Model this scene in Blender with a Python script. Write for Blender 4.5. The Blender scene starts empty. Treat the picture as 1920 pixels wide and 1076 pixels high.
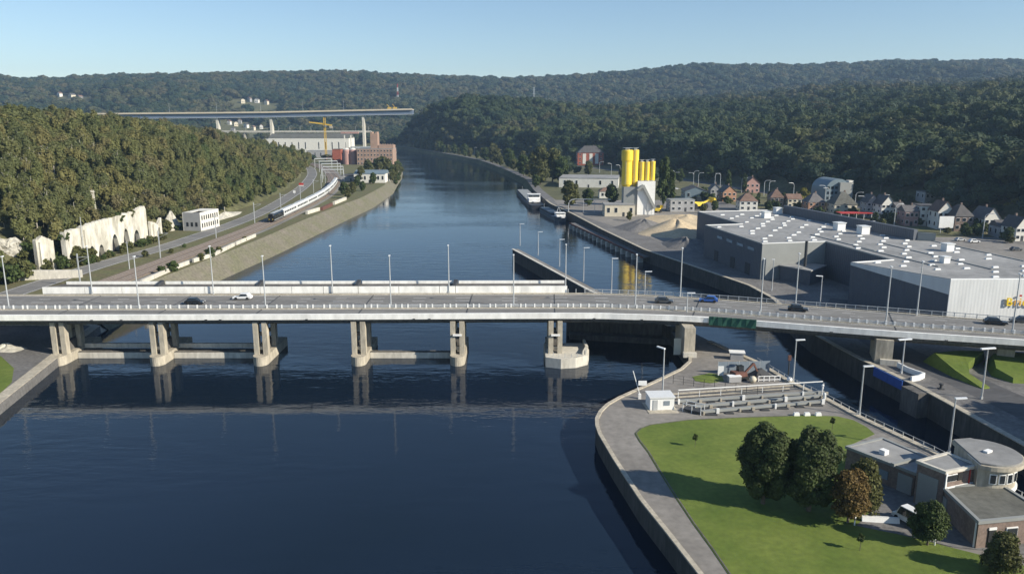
import bpy, bmesh, math, random
import numpy as np
from mathutils import Vector, Matrix, Euler
R = math.radians
random.seed(7); RNG = np.random.default_rng(7)
S = bpy.context.scene
C = S.collection

# ------------------------------------------------------------------ camera
CAM_H = 52.0                       # drone height above the river (m)
FPX = 1450.0                       # focal length in pixels of a 1920 px wide picture
PITCH = math.atan(313.0 / FPX)
cd = bpy.data.cameras.new('camera'); cam = bpy.data.objects.new('camera', cd); C.objects.link(cam)
cam.location = (0, 0, CAM_H); cam.rotation_euler = (R(90) - PITCH, 0, 0)
cd.sensor_width = 36.0; cd.lens = 36.0 * FPX / 1920.0
cd.clip_start = 1.0; cd.clip_end = 20000.0
S.camera = cam
# ------------------------------------------------------------------ sky, sun, exposure
SUN_EL, SUN_AZ = R(29), R(115)     # azimuth clockwise from +Y: low autumn sun, right and behind
W = bpy.data.worlds.new('World'); S.world = W; W.use_nodes = True
wn = W.node_tree; bg = wn.nodes['Background']
sky = wn.nodes.new('ShaderNodeTexSky'); sky.sky_type = 'NISHITA'; sky.sun_disc = False
sky.sun_elevation = SUN_EL; sky.sun_rotation = SUN_AZ; sky.altitude = 100
sky.air_density = 1.0; sky.dust_density = 0.02; sky.ozone_density = 3.2
wn.links.new(sky.outputs[0], bg.inputs[0]); bg.inputs[1].default_value = 0.088
sl = bpy.data.lights.new('sun', 'SUN'); sun = bpy.data.objects.new('sun', sl); C.objects.link(sun)
sl.energy = 5.0; sl.angle = R(0.5); sl.color = (1.0, 0.92, 0.78)
to_sun = Vector((math.sin(SUN_AZ) * math.cos(SUN_EL), math.cos(SUN_AZ) * math.cos(SUN_EL), math.sin(SUN_EL)))
sun.rotation_euler = to_sun.to_track_quat('Z', 'Y').to_euler(); sun.location = (200, -100, 300)
S.view_settings.view_transform = 'Standard'; S.view_settings.look = 'None'
S.view_settings.exposure = 0.55; S.view_settings.gamma = 1.0
S.render.engine = 'CYCLES'
S.cycles.use_denoising = True
S.cycles.max_bounces = 6; S.cycles.diffuse_bounces = 3; S.cycles.glossy_bounces = 3
S.cycles.transmission_bounces = 3; S.cycles.volume_bounces = 1; S.cycles.transparent_max_bounces = 6
S.cycles.caustics_reflective = False; S.cycles.caustics_refractive = False

# ------------------------------------------------------------------ helpers
def at(px, py, z=0.0):
    """map position (x, y) of a surveyed ground point that lies at height z"""
    u = (px - 960) / FPX; v = (538 - py) / FPX
    dy = math.cos(PITCH) + v * math.sin(PITCH); dz = -math.sin(PITCH) + v * math.cos(PITCH)
    t = (z - CAM_H) / dz
    return (u * t, dy * t)
def at3(px, py, z): x, y = at(px, py, z); return (x, y, z)

class MB:
    """collects faces; build() links them as one mesh object"""
    def __init__(s): s.v = []; s.f = []; s.m = []
    def poly(s, pts, mi=0):
        b = len(s.v); s.v += [tuple(p) for p in pts]; s.f.append(tuple(range(b, b + len(pts)))); s.m.append(mi); return s
    def prism(s, poly, z0, z1, mi=0):
        a = sum(poly[i][0] * poly[(i + 1) % len(poly)][1] - poly[(i + 1) % len(poly)][0] * poly[i][1] for i in range(len(poly)))
        if a < 0: poly = poly[::-1]
        n = len(poly); b = len(s.v)
        s.v += [(p[0], p[1], z0) for p in poly] + [(p[0], p[1], z1) for p in poly]
        s.f.append(tuple(range(b + n - 1, b - 1, -1))); s.f.append(tuple(range(b + n, b + 2 * n)))
        for i in range(n): j = (i + 1) % n; s.f.append((b + i, b + j, b + n + j, b + n + i))
        s.m += [mi] * (n + 2); return s
    def box(s, cx, cy, z0, sx, sy, sz, rz=0.0, mi=0):
        c, w = math.cos(rz), math.sin(rz)
        return s.prism([(cx + x * c - y * w, cy + x * w + y * c) for x, y in ((-sx/2, -sy/2), (sx/2, -sy/2), (sx/2, sy/2), (-sx/2, sy/2))], z0, z0 + sz, mi)
    def hexa(s, p, mi=0):
        b = len(s.v); s.v += [tuple(q) for q in p]
        for f in ((3, 2, 1, 0), (4, 5, 6, 7), (0, 1, 5, 4), (1, 2, 6, 5), (2, 3, 7, 6), (3, 0, 4, 7)):
            s.f.append(tuple(b + i for i in f)); s.m.append(mi)
        return s
    def beam(s, a, c, w, h, mi=0):
        """box from point a to point c, w wide (horizontal), h deep"""
        a = Vector(a); c = Vector(c); d = (c - a).normalized()
        sd = d.cross(Vector((0, 0, 1)))
        if sd.length < 1e-4: sd = Vector((1, 0, 0))
        sd.normalize(); up = sd.cross(d); sd *= w / 2; up *= h / 2
        return s.hexa([a - sd - up, a + sd - up, a + sd + up, a - sd + up, c - sd - up, c + sd - up, c + sd + up, c - sd + up], mi)
    def tube(s, pts, r, n=6, mi=0, r1=None):
        pts = [Vector(p) for p in pts]; b = len(s.v); k = len(pts)
        for i, p in enumerate(pts):
            d = (pts[min(i + 1, k - 1)] - pts[max(i - 1, 0)]).normalized()
            q = d.cross(Vector((0.3, 0.2, 1)) if abs(d.z) < 0.9 else Vector((1, 0, 0))).normalized(); w = d.cross(q)
            rr = r if r1 is None else r + (r1 - r) * i / (k - 1)
            s.v += [tuple(p + (q * math.cos(2 * math.pi * j / n) + w * math.sin(2 * math.pi * j / n)) * rr) for j in range(n)]
        for i in range(k - 1):
            for j in range(n):
                s.f.append((b + i * n + j, b + i * n + (j + 1) % n, b + (i + 1) * n + (j + 1) % n, b + (i + 1) * n + j)); s.m.append(mi)
        s.f.append(tuple(range(b + n - 1, b - 1, -1))); s.f.append(tuple(range(b + (k - 1) * n, b + k * n))); s.m += [mi, mi]
        return s
    def lathe(s, x, y, prof, n=20, a0=0.0, a1=2 * math.pi, mi=0):
        full = abs(a1 - a0 - 2 * math.pi) < 1e-6; m = n if full else n + 1; b = len(s.v)
        for r, z in prof:
            s.v += [(x + r * math.cos(a0 + (a1 - a0) * j / n), y + r * math.sin(a0 + (a1 - a0) * j / n), z) for j in range(m)]
        for i in range(len(prof) - 1):
            for j in range(n):
                s.f.append((b + i * m + j, b + i * m + (j + 1) % m, b + (i + 1) * m + (j + 1) % m, b + (i + 1) * m + j)); s.m.append(mi)
        s.f.append(tuple(range(b + m - 1, b - 1, -1))); s.f.append(tuple(range(b + (len(prof) - 1) * m, b + len(prof) * m))); s.m += [mi, mi]
        return s
    def gable(s, w, d, h, rh, ov=0.0, mi=0, x=0, y=0):
        """gabled solid: ridge along local y"""
        s.v and None; b = len(s.v)
        s.v += [(x - w/2, y - d/2, 0), (x + w/2, y - d/2, 0), (x + w/2, y + d/2, 0), (x - w/2, y + d/2, 0),
                (x - w/2, y - d/2, h), (x + w/2, y - d/2, h), (x + w/2, y + d/2, h), (x - w/2, y + d/2, h), (x, y - d/2, h + rh), (x, y + d/2, h + rh)]
        for f in ((3, 2, 1, 0), (0, 1, 5, 8, 4), (2, 3, 7, 9, 6), (1, 2, 6, 5), (3, 0, 4, 7), (4, 8, 9, 7), (5, 6, 9, 8)):
            s.f.append(tuple(b + i for i in f)); s.m.append(mi)
        return s
    def mesh(s, name, mat, off=(0, 0, 0), smooth=False):
        me = bpy.data.meshes.new(name)
        me.from_pydata([(x - off[0], y - off[1], z - off[2]) for x, y, z in s.v], [], s.f)
        mats = mat if isinstance(mat, (list, tuple)) else [mat]
        for q in mats: me.materials.append(q)
        if len(mats) > 1: me.polygons.foreach_set('material_index', s.m)
        if smooth: me.polygons.foreach_set('use_smooth', [True] * len(s.f))
        me.update(); return me
    def build(s, name, mat, parent=None, world=False, smooth=False, off=None):
        o0 = off or (tuple(parent.location) if (parent is not None and world) else (0, 0, 0))
        o = bpy.data.objects.new(name, s.mesh(name, mat, o0, smooth)); C.objects.link(o)
        if parent is not None: o.parent = parent
        elif off: o.location = off
        return o
def tag(o, label=None, cat=None, group=None, kind=None):
    if label: o['label'] = label
    if cat: o['category'] = cat
    if group: o['group'] = group
    if kind: o['kind'] = kind
    return o
def thing(name, label, cat, loc=(0, 0, 0), rz=0.0, group=None):
    o = bpy.data.objects.new(name, None); C.objects.link(o); o.empty_display_size = 0.5
    o.location = loc; o.rotation_euler = (0, 0, rz); return tag(o, label, cat, group)
def copy_tree(o, parent=None, top=True):
    c = o.copy(); C.objects.link(c)
    if not top: c.parent = parent
    for ch in list(o.children): copy_tree(ch, c, False)
    return c
def inst(name, me, parent, loc=(0, 0, 0), rz=0.0, sc=None):
    o = bpy.data.objects.new(name, me); C.objects.link(o); o.parent = parent
    o.location = loc; o.rotation_euler = (0, 0, rz)
    if sc: o.scale = sc
    return o
def struct(name, mb, mat, smooth=False): return tag(mb.build(name, mat, smooth=smooth), kind='structure')

# ------------------------------------------------------------------ materials
def mat(name, col, rough=0.75, amt=0.18, scale=1.0, col2=None, bump=0.0, bscale=6.0, metal=0.0, stretch=(1, 1, 1), spec=0.4, rnd=0.0, scale2=None):
    m = bpy.data.materials.new(name); m.use_nodes = True; n = m.node_tree.nodes; L = m.node_tree.links
    p = n['Principled BSDF']; p.inputs['Roughness'].default_value = rough; p.inputs['Metallic'].default_value = metal
    p.inputs['Specular IOR Level'].default_value = spec
    g = n.new('ShaderNodeNewGeometry'); mp = n.new('ShaderNodeMapping'); mp.inputs['Scale'].default_value = stretch
    L.new(g.outputs['Position'], mp.inputs['Vector'])
    nz = n.new('ShaderNodeTexNoise'); nz.inputs['Scale'].default_value = scale; nz.inputs['Detail'].default_value = 8; nz.inputs['Roughness'].default_value = 0.62
    L.new(mp.outputs[0], nz.inputs['Vector'])
    cr = n.new('ShaderNodeValToRGB'); cr.color_ramp.elements[0].position = 0.3; cr.color_ramp.elements[1].position = 0.7
    lo = [c * (1 - amt) for c in col]; hi = [min(1, c * (1 + amt)) for c in (col2 or col)]
    if col2: lo = list(col)
    cr.color_ramp.elements[0].color = (*lo, 1); cr.color_ramp.elements[1].color = (*hi, 1)
    L.new(nz.outputs[0], cr.inputs[0]); out = cr.outputs[0]
    if scale2:
        n2 = n.new('ShaderNodeTexNoise'); n2.inputs['Scale'].default_value = scale2; n2.inputs['Detail'].default_value = 5
        L.new(mp.outputs[0], n2.inputs['Vector'])
        mr = n.new('ShaderNodeMapRange'); mr.inputs[1].default_value = 0.3; mr.inputs[2].default_value = 0.7; mr.inputs[3].default_value = 1 - amt; mr.inputs[4].default_value = 1 + amt
        L.new(n2.outputs[0], mr.inputs[0])
        mx = n.new('ShaderNodeVectorMath'); mx.operation = 'SCALE'; L.new(out, mx.inputs[0]); L.new(mr.outputs[0], mx.inputs['Scale']); out = mx.outputs[0]
    if rnd:
        oi = n.new('ShaderNodeObjectInfo'); hs = n.new('ShaderNodeHueSaturation')
        mv = n.new('ShaderNodeMapRange'); mv.inputs[3].default_value = 1 - rnd; mv.inputs[4].default_value = 1 + rnd
        L.new(oi.outputs['Random'], mv.inputs[0]); L.new(mv.outputs[0], hs.inputs['Value']); L.new(out, hs.inputs['Color']); out = hs.outputs[0]
    L.new(out, p.inputs['Base Color'])
    if bump:
        nb = n.new('ShaderNodeTexNoise'); nb.inputs['Scale'].default_value = bscale; nb.inputs['Detail'].default_value = 6; L.new(mp.outputs[0], nb.inputs['Vector'])
        bp = n.new('ShaderNodeBump'); bp.inputs['Strength'].default_value = bump; bp.inputs['Distance'].default_value = 0.1
        L.new(nb.outputs[0], bp.inputs['Height']); L.new(bp.outputs[0], p.inputs['Normal'])
    return m
def leaf_mat(name, cols, rough=0.7, tr=0.25, leafy=0.0):
    """foliage: hue picked per tree, mottled inside the crown, some light passes through the leaves"""
    m = bpy.data.materials.new(name); m.use_nodes = True; n = m.node_tree.nodes; L = m.node_tree.links
    p = n['Principled BSDF']; p.inputs['Roughness'].default_value = rough; p.inputs['Specular IOR Level'].default_value = 0.25
    oi = n.new('ShaderNodeObjectInfo'); cr = n.new('ShaderNodeValToRGB'); e = cr.color_ramp.elements
    cr.color_ramp.interpolation = 'LINEAR'
    for i, c in enumerate(cols):
        q = e[i] if i < 2 else e.new(i / (len(cols) - 1))
        q.position = i / (len(cols) - 1); q.color = (*c, 1)
    g = n.new('ShaderNodeNewGeometry'); pn = n.new('ShaderNodeTexNoise'); pn.inputs['Scale'].default_value = 0.011; pn.inputs['Detail'].default_value = 3; L.new(oi.outputs['Location'], pn.inputs['Vector'])
    pm_ = n.new('ShaderNodeMapRange'); pm_.inputs[1].default_value = 0.3; pm_.inputs[2].default_value = 0.7; L.new(pn.outputs[0], pm_.inputs[0])
    fm = n.new('ShaderNodeMix'); fm.inputs[0].default_value = 0.55; L.new(oi.outputs['Random'], fm.inputs[2]); L.new(pm_.outputs[0], fm.inputs[3]); L.new(fm.outputs[0], cr.inputs[0])
    nz = n.new('ShaderNodeTexNoise'); nz.inputs['Scale'].default_value = 0.9; nz.inputs['Detail'].default_value = 5
    L.new(g.outputs['Position'], nz.inputs['Vector'])
    mr = n.new('ShaderNodeMapRange'); mr.inputs[1].default_value = 0.3; mr.inputs[2].default_value = 0.7; mr.inputs[3].default_value = 0.75; mr.inputs[4].default_value = 1.3
    L.new(nz.outputs[0], mr.inputs[0])
    mx = n.new('ShaderNodeVectorMath'); mx.operation = 'SCALE'; L.new(cr.outputs[0], mx.inputs[0]); L.new(mr.outputs[0], mx.inputs['Scale'])
    out = mx.outputs[0]
    if leafy:
        lr = n.new('ShaderNodeMapRange'); lr.inputs[3].default_value = 1 - leafy; lr.inputs[4].default_value = 1 + leafy; L.new(g.outputs['Random Per Island'], lr.inputs[0])
        m2 = n.new('ShaderNodeVectorMath'); m2.operation = 'SCALE'; L.new(out, m2.inputs[0]); L.new(lr.outputs[0], m2.inputs['Scale']); out = m2.outputs[0]
    L.new(out, p.inputs['Base Color'])
    t = n.new('ShaderNodeBsdfTranslucent'); L.new(out, t.inputs[0]); ms = n.new('ShaderNodeMixShader'); ms.inputs[0].default_value = tr
    L.new(p.outputs[0], ms.inputs[1]); L.new(t.outputs[0], ms.inputs[2]); L.new(ms.outputs[0], n['Material Output'].inputs[0])
    return m
def ribbed(m, sx, sy, pitch, strength=0.6):
    """vertical ribs of profiled metal cladding, as relief"""
    n = m.node_tree.nodes; L = m.node_tree.links; p = n['Principled BSDF']
    g = n.new('ShaderNodeNewGeometry'); d = n.new('ShaderNodeVectorMath'); d.operation = 'DOT_PRODUCT'; d.inputs[1].default_value = (sx / pitch, sy / pitch, 0)
    L.new(g.outputs['Position'], d.inputs[0])
    fr = n.new('ShaderNodeMath'); fr.operation = 'PINGPONG'; fr.inputs[1].default_value = 0.5; L.new(d.outputs['Value'], fr.inputs[0])
    bp = n.new('ShaderNodeBump'); bp.inputs['Strength'].default_value = strength; bp.inputs['Distance'].default_value = pitch * 0.35
    L.new(fr.outputs[0], bp.inputs['Height']); L.new(bp.outputs[0], p.inputs['Normal']); return m
M = {}
M['asphalt'] = mat('asphalt', (0.185, 0.18, 0.17), 0.85, 0.22, 0.25, scale2=2.5, stretch=(0.25, 1.6, 1))
M['asphalt_dark'] = mat('asphalt_dark', (0.085, 0.085, 0.088), 0.85, 0.22, 0.3, scale2=2.0, stretch=(0.3, 1.5, 1))
M['pave'] = mat('pave', (0.17, 0.158, 0.142), 0.85, 0.16, 0.10, col2=(0.225, 0.21, 0.19), scale2=0.9)
M['pave2'] = mat('pave2', (0.15, 0.145, 0.14), 0.85, 0.25, 0.15, scale2=1.5)
M['concrete'] = mat('concrete', (0.41, 0.37, 0.295), 0.85, 0.2, 0.6, scale2=2.2, stretch=(1, 1, 0.3), bump=0.2)
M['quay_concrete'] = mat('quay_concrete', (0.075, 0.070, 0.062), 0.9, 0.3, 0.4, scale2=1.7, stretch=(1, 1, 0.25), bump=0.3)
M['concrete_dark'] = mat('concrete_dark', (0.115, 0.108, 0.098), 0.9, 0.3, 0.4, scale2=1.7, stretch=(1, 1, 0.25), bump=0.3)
M['concrete_pale'] = mat('concrete_pale', (0.56, 0.53, 0.46), 0.85, 0.15, 0.5, scale2=1.7, stretch=(1, 1, 0.3))
M['white_beam'] = mat('white_beam', (0.84, 0.83, 0.79), 0.7, 0.1, 0.5, scale2=2.0, stretch=(0.4, 1, 0.15))
M['white'] = mat('white', (0.8, 0.8, 0.78), 0.6, 0.06, 1.0)
M['galv'] = mat('galv', (0.50, 0.52, 0.53), 0.5, 0.1, 2.0, metal=0.3)
M['steel_dark'] = mat('steel_dark', (0.045, 0.047, 0.05), 0.6, 0.2, 2.0)
M['rail_steel'] = mat('rail_steel', (0.30, 0.26, 0.23), 0.45, 0.2, 2.0, metal=0.4)
M['ballast'] = mat('ballast', (0.22, 0.175, 0.14), 0.95, 0.3, 1.5, scale2=7.0)
M['grass'] = mat('grass', (0.078, 0.124, 0.014), 0.9, 0.14, 0.13, col2=(0.128, 0.162, 0.028), scale2=1.2, bump=0.5, bscale=8)
M['grass_dry'] = mat('grass_dry', (0.125, 0.105, 0.055), 0.95, 0.3, 0.12, col2=(0.085, 0.095, 0.035), scale2=1.2, bump=0.5, bscale=5)
M['forest_floor'] = mat('forest_floor', (0.060, 0.066, 0.028), 0.95, 0.35, 0.02, col2=(0.10, 0.095, 0.045), scale2=0.3)
M['far_ground'] = M['forest_floor']
M['bank'] = mat('bank', (0.175, 0.155, 0.125), 0.95, 0.25, 0.12, col2=(0.105, 0.105, 0.06), scale2=1.1, bump=0.4)
M['sand'] = mat('sand', (0.52, 0.42, 0.28), 0.95, 0.15, 0.3, scale2=1.5, bump=0.6, bscale=1.2)
M['gravel_heap'] = mat('gravel_heap', (0.16, 0.155, 0.15), 0.95, 0.2, 0.5, scale2=2.0, bump=0.6, bscale=1.5)
M['clad_dark'] = ribbed(mat('clad_dark', (0.095, 0.105, 0.125), 0.55, 0.08, 0.3), 0.2, 1.0, 0.9, 0.5)
M['clad_grey'] = mat('clad_grey', (0.27, 0.28, 0.27), 0.55, 0.08, 0.3)
M['clad_white'] = ribbed(mat('clad_white', (0.66, 0.67, 0.66), 0.5, 0.09, 0.4, stretch=(1, 1, 0.2)), 1.0, 0.0, 0.8, 0.1)
M['roof_grey'] = mat('roof_grey', (0.20, 0.20, 0.195), 0.8, 0.16, 0.07, col2=(0.29, 0.288, 0.28), scale2=0.6)
M['roof_slate'] = mat('roof_slate', (0.10, 0.095, 0.095), 0.75, 0.25, 0.6, rnd=0.3)
M['roof_tile'] = mat('roof_tile', (0.165, 0.105, 0.08), 0.8, 0.25, 0.6, rnd=0.25)
M['roof_bit'] = mat('roof_bit', (0.115, 0.115, 0.10), 0.9, 0.2, 0.2, scale2=1.2)
M['yellow'] = mat('yellow', (0.80, 0.58, 0.05), 0.5, 0.14, 0.5, stretch=(1, 1, 0.2))
M['crane_yellow'] = mat('crane_yellow', (0.55, 0.36, 0.05), 0.6, 0.1, 1)
M['blue'] = mat('blue', (0.035, 0.09, 0.33), 0.55, 0.1, 1)
M['brick'] = mat('brick', (0.20, 0.15, 0.125), 0.9, 0.2, 0.8, scale2=3)
M['brick_red'] = mat('brick_red', (0.32, 0.10, 0.065), 0.9, 0.2, 0.8, scale2=3)
M['brick_orange'] = mat('brick_orange', (0.38, 0.21, 0.135), 0.9, 0.15, 0.8)
M['mill_brick'] = mat('mill_brick', (0.33, 0.225, 0.17), 0.9, 0.15, 0.3)
M['red'] = mat('red', (0.45, 0.045, 0.035), 0.6, 0.1, 1)
M['render_white'] = mat('render_white', (0.68, 0.66, 0.60), 0.85, 0.08, 0.4)
M['render_cream'] = mat('render_cream', (0.60, 0.54, 0.42), 0.85, 0.1, 0.4)
M['render_pink'] = mat('render_pink', (0.40, 0.24, 0.21), 0.85, 0.1, 0.4)
M['render_grey'] = mat('render_grey', (0.33, 0.33, 0.33), 0.85, 0.1, 0.4)
M['ruin'] = mat('ruin', (0.34, 0.32, 0.26), 0.95, 0.12, 0.35, col2=(0.66, 0.63, 0.55), scale2=1.1, stretch=(1, 1, 0.4), bump=0.5, bscale=2)
M['rock'] = mat('rock', (0.42, 0.40, 0.34), 0.95, 0.3, 0.15, scale2=0.8, bump=0.8, bscale=1)
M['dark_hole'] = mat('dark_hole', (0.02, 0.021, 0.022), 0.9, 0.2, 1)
M['bark'] = mat('bark', (0.12, 0.095, 0.07), 0.95, 0.3, 2)
M['bark_pale'] = mat('bark_pale', (0.42, 0.39, 0.34), 0.9, 0.25, 1.5)
M['tyre'] = mat('tyre', (0.02, 0.02, 0.02), 0.85, 0.1, 2)
M['hull'] = mat('hull', (0.02, 0.022, 0.028), 0.5, 0.2, 1)
M['hull_blue'] = mat('hull_blue', (0.06, 0.085, 0.115), 0.5, 0.2, 1)
M['net_green'] = mat('net_green', (0.025, 0.10, 0.07), 0.85, 0.25, 0.8)
M['rust'] = mat('rust', (0.13, 0.06, 0.045), 0.85, 0.25, 1.0)
M['teal_roof'] = mat('teal_roof', (0.16, 0.21, 0.24), 0.5, 0.1, 0.5)
def glass_mat(name, col=(0.02, 0.025, 0.03), rough=0.08):
    m = mat(name, col, rough, 0.1, 1.0, spec=0.6); return m
M['glass'] = glass_mat('glass')
M['glass_pale'] = mat('glass_pale', (0.22, 0.26, 0.30), 0.15, 0.1, 1.0, spec=0.6)
def paint(name, col): return mat(name, col, 0.28, 0.02, 1.0, spec=0.6)
M['car_white'] = paint('car_white', (0.75, 0.75, 0.74)); M['car_black'] = paint('car_black', (0.012, 0.013, 0.015))
M['car_blue'] = paint('car_blue', (0.03, 0.10, 0.36)); M['car_grey'] = paint('car_grey', (0.07, 0.072, 0.075)); M['car_silver'] = paint('car_silver', (0.42, 0.43, 0.44))
# skylight domes, lamp heads
M['dome'] = mat('dome', (0.68, 0.69, 0.68), 0.35, 0.05, 1)
M['lamp_head'] = mat('lamp_head', (0.72, 0.74, 0.75), 0.4, 0.05, 1)
# foliage
M['leaf_hill'] = leaf_mat('leaf_hill', [(0.080, 0.122, 0.046), (0.115, 0.150, 0.056), (0.205, 0.212, 0.080), (0.140, 0.160, 0.068), (0.245, 0.230, 0.090), (0.215, 0.190, 0.100), (0.145, 0.165, 0.068)], tr=0.5)
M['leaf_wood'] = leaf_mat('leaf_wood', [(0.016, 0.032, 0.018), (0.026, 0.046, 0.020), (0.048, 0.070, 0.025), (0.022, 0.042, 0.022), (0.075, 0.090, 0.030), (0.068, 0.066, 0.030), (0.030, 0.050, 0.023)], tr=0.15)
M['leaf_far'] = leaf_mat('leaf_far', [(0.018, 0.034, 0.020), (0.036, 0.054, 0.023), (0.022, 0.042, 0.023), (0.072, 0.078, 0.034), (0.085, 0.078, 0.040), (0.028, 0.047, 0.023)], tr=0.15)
M['leaf_dark'] = leaf_mat('leaf_dark', [(0.042, 0.060, 0.018), (0.050, 0.068, 0.021)], tr=0.2, leafy=0.4)
M['leaf_gold'] = leaf_mat('leaf_gold', [(0.125, 0.090, 0.030), (0.15, 0.10, 0.034)], tr=0.3, leafy=0.4)
M['leaf_olive'] = leaf_mat('leaf_olive', [(0.085, 0.095, 0.03), (0.10, 0.10, 0.035)], tr=0.3, leafy=0.4)
M['leaf_mid'] = leaf_mat('leaf_mid', [(0.045, 0.068, 0.018), (0.055, 0.078, 0.022)], tr=0.25, leafy=0.4)
M['leaf_yellow'] = leaf_mat('leaf_yellow', [(0.16, 0.16, 0.03), (0.18, 0.165, 0.035)], tr=0.3)
def water_mat():
    m = bpy.data.materials.new('river_water'); m.use_nodes = True; n = m.node_tree.nodes; L = m.node_tree.links
    p = n['Principled BSDF']; p.inputs['Roughness'].default_value = 0.06; p.inputs['IOR'].default_value = 1.333; p.inputs['Specular IOR Level'].default_value = 0.5
    g = n.new('ShaderNodeNewGeometry')
    big = n.new('ShaderNodeTexNoise'); big.inputs['Scale'].default_value = 0.012; big.inputs['Detail'].default_value = 3; L.new(g.outputs['Position'], big.inputs['Vector'])
    cr = n.new('ShaderNodeValToRGB'); cr.color_ramp.elements[0].position = 0.35; cr.color_ramp.elements[1].position = 0.65
    cr.color_ramp.elements[0].color = (0.006, 0.013, 0.023, 1); cr.color_ramp.elements[1].color = (0.009, 0.018, 0.036, 1)
    L.new(big.outputs[0], cr.inputs[0]); L.new(cr.outputs[0], p.inputs['Base Color'])
    def wave(scale, sx, sy, det):
        mp = n.new('ShaderNodeMapping'); mp.inputs['Scale'].default_value = (sx, sy, 1); mp.inputs['Rotation'].default_value = (0, 0, R(8)); L.new(g.outputs['Position'], mp.inputs[0])
        t = n.new('ShaderNodeTexNoise'); t.inputs['Scale'].default_value = scale; t.inputs['Detail'].default_value = det; t.inputs['Roughness'].default_value = 0.55; L.new(mp.outputs[0], t.inputs['Vector']); return t.outputs[0]
    a = wave(0.22, 0.55, 1.5, 3); b = wave(1.1, 0.6, 1.4, 2)
    gust = n.new('ShaderNodeMapRange'); gust.inputs[1].default_value = 0.38; gust.inputs[2].default_value = 0.62; gust.inputs[3].default_value = 0.15; gust.inputs[4].default_value = 1.1
    gn = n.new('ShaderNodeTexNoise'); gn.inputs['Scale'].default_value = 0.02; gn.inputs['Detail'].default_value = 4
    mg = n.new('ShaderNodeMapping'); mg.inputs['Scale'].default_value = (0.5, 1.2, 1); L.new(g.outputs['Position'], mg.inputs[0]); L.new(mg.outputs[0], gn.inputs['Vector']); L.new(gn.outputs[0], gust.inputs[0])
    b1 = n.new('ShaderNodeBump'); b1.inputs['Distance'].default_value = 0.13; L.new(a, b1.inputs['Height']); L.new(gust.outputs[0], b1.inputs['Strength'])
    b2 = n.new('ShaderNodeBump'); b2.inputs['Distance'].default_value = 0.024; L.new(b, b2.inputs['Height']); L.new(gust.outputs[0], b2.inputs['Strength']); L.new(b1.outputs[0], b2.inputs['Normal'])
    L.new(b2.outputs[0], p.inputs['Normal']); return m
M['water'] = water_mat()

# ================================================================== the setting: terrain, river, banks
def table(tab):
    ys = [a for a, b in tab]; xs = [b for a, b in tab]
    return lambda y: float(np.interp(y, ys, xs))
WL_T = [(-200, -88), (60, -88), (132, -92.5), (165, -99), (186, -102.5), (250, -97), (308, -92.6), (400, -88), (467, -84), (560, -86), (620, -92), (700, -99), (778, -109), (900, -129), (1041, -157), (1200, -178), (1349, -197), (1420, -230), (1500, -300), (1620, -520)]
QR_T = [(-200, 86), (40, 80), (100, 77.2), (133, 74), (152.5, 70.3), (173, 68), (205, 71), (222, 69.5), (240, 64), (286, 49.5), (340, 40), (400, 31), (450, 22), (540, 15), (640, 11.5), (755, -5), (850, -21), (940, -38), (1030, -63), (1116, -91), (1260, -140), (1398, -190), (1500, -240), (1620, -330)]
FL_T = [(-200, -154), (188, -154), (254, -147), (330, -146), (400, -143), (440, -143), (530, -152), (625, -170), (720, -189), (811, -208), (870, -245), (910, -300), (960, -420), (1000, -560), (1100, -640), (1300, -720), (1700, -800)]
FR_T = [(-200, 380), (60, 330), (200, 275), (330, 236), (400, 225), (470, 206), (600, 172), (700, 140), (780, 118), (838, 108), (870, 72), (900, 54), (1010, 8), (1130, -50), (1190, -76), (1250, -122), (1330, -158), (1420, -190), (1500, -218), (1918, -190), (2400, -290), (3500, -420)]
XWL, XQR, XFL, XFR = table(WL_T), table(QR_T), table(FL_T), table(FR_T)
def dist_poly(px, py, tab):
    d = np.full(px.shape, 1e9)
    for (y0, x0), (y1, x1) in zip(tab[:-1], tab[1:]):
        vx, vy = x1 - x0, y1 - y0
        t = np.clip(((px - x0) * vx + (py - y0) * vy) / (vx * vx + vy * vy), 0, 1)
        d = np.minimum(d, np.hypot(px - x0 - t * vx, py - y0 - t * vy))
    return d
_NP = [(RNG.uniform(0, 6.28), RNG.uniform(0, 6.28), RNG.uniform(0, 6.28)) for _ in range(8)]
def rough(x, y, wl):
    """smooth rolling variation with wavelength wl, range about -1..1"""
    s = 0
    for i, (a, p, q) in enumerate(_NP):
        k = 2 * math.pi / (wl * (0.7 + 0.13 * i))
        s = s + np.sin(k * (x * math.cos(a) + y * math.sin(a)) + p + 0.8 * np.sin(k * 0.5 * (y * math.cos(q) - x * math.sin(q)) + q))
    return s / 4.0
RIDGE_AZ = [-60, -50, -40, -33.5, -31.4, -29.5, -27.7, -17.6, -12.1, -6.3, 0, 3.9, 7.5, 13.2, 20.4, 25.5, 30, 33.5, 40, 60]
RIDGE_Z = [150, 155, 168, 172, 162, 167, 176, 202, 210, 198, 187, 196, 208, 232, 226, 232, 225, 220, 215, 200]
LEFT_P = ([-5, 0, 15, 60, 120, 250, 500, 1200], [0, 0, 9, 30, 44, 56, 66, 80])
RIGHT_P = ([-5, 0, 22, 60, 250, 600, 1000, 1600, 3000], [0, 0, 13, 20, 42, 76, 102, 124, 150])
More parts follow.
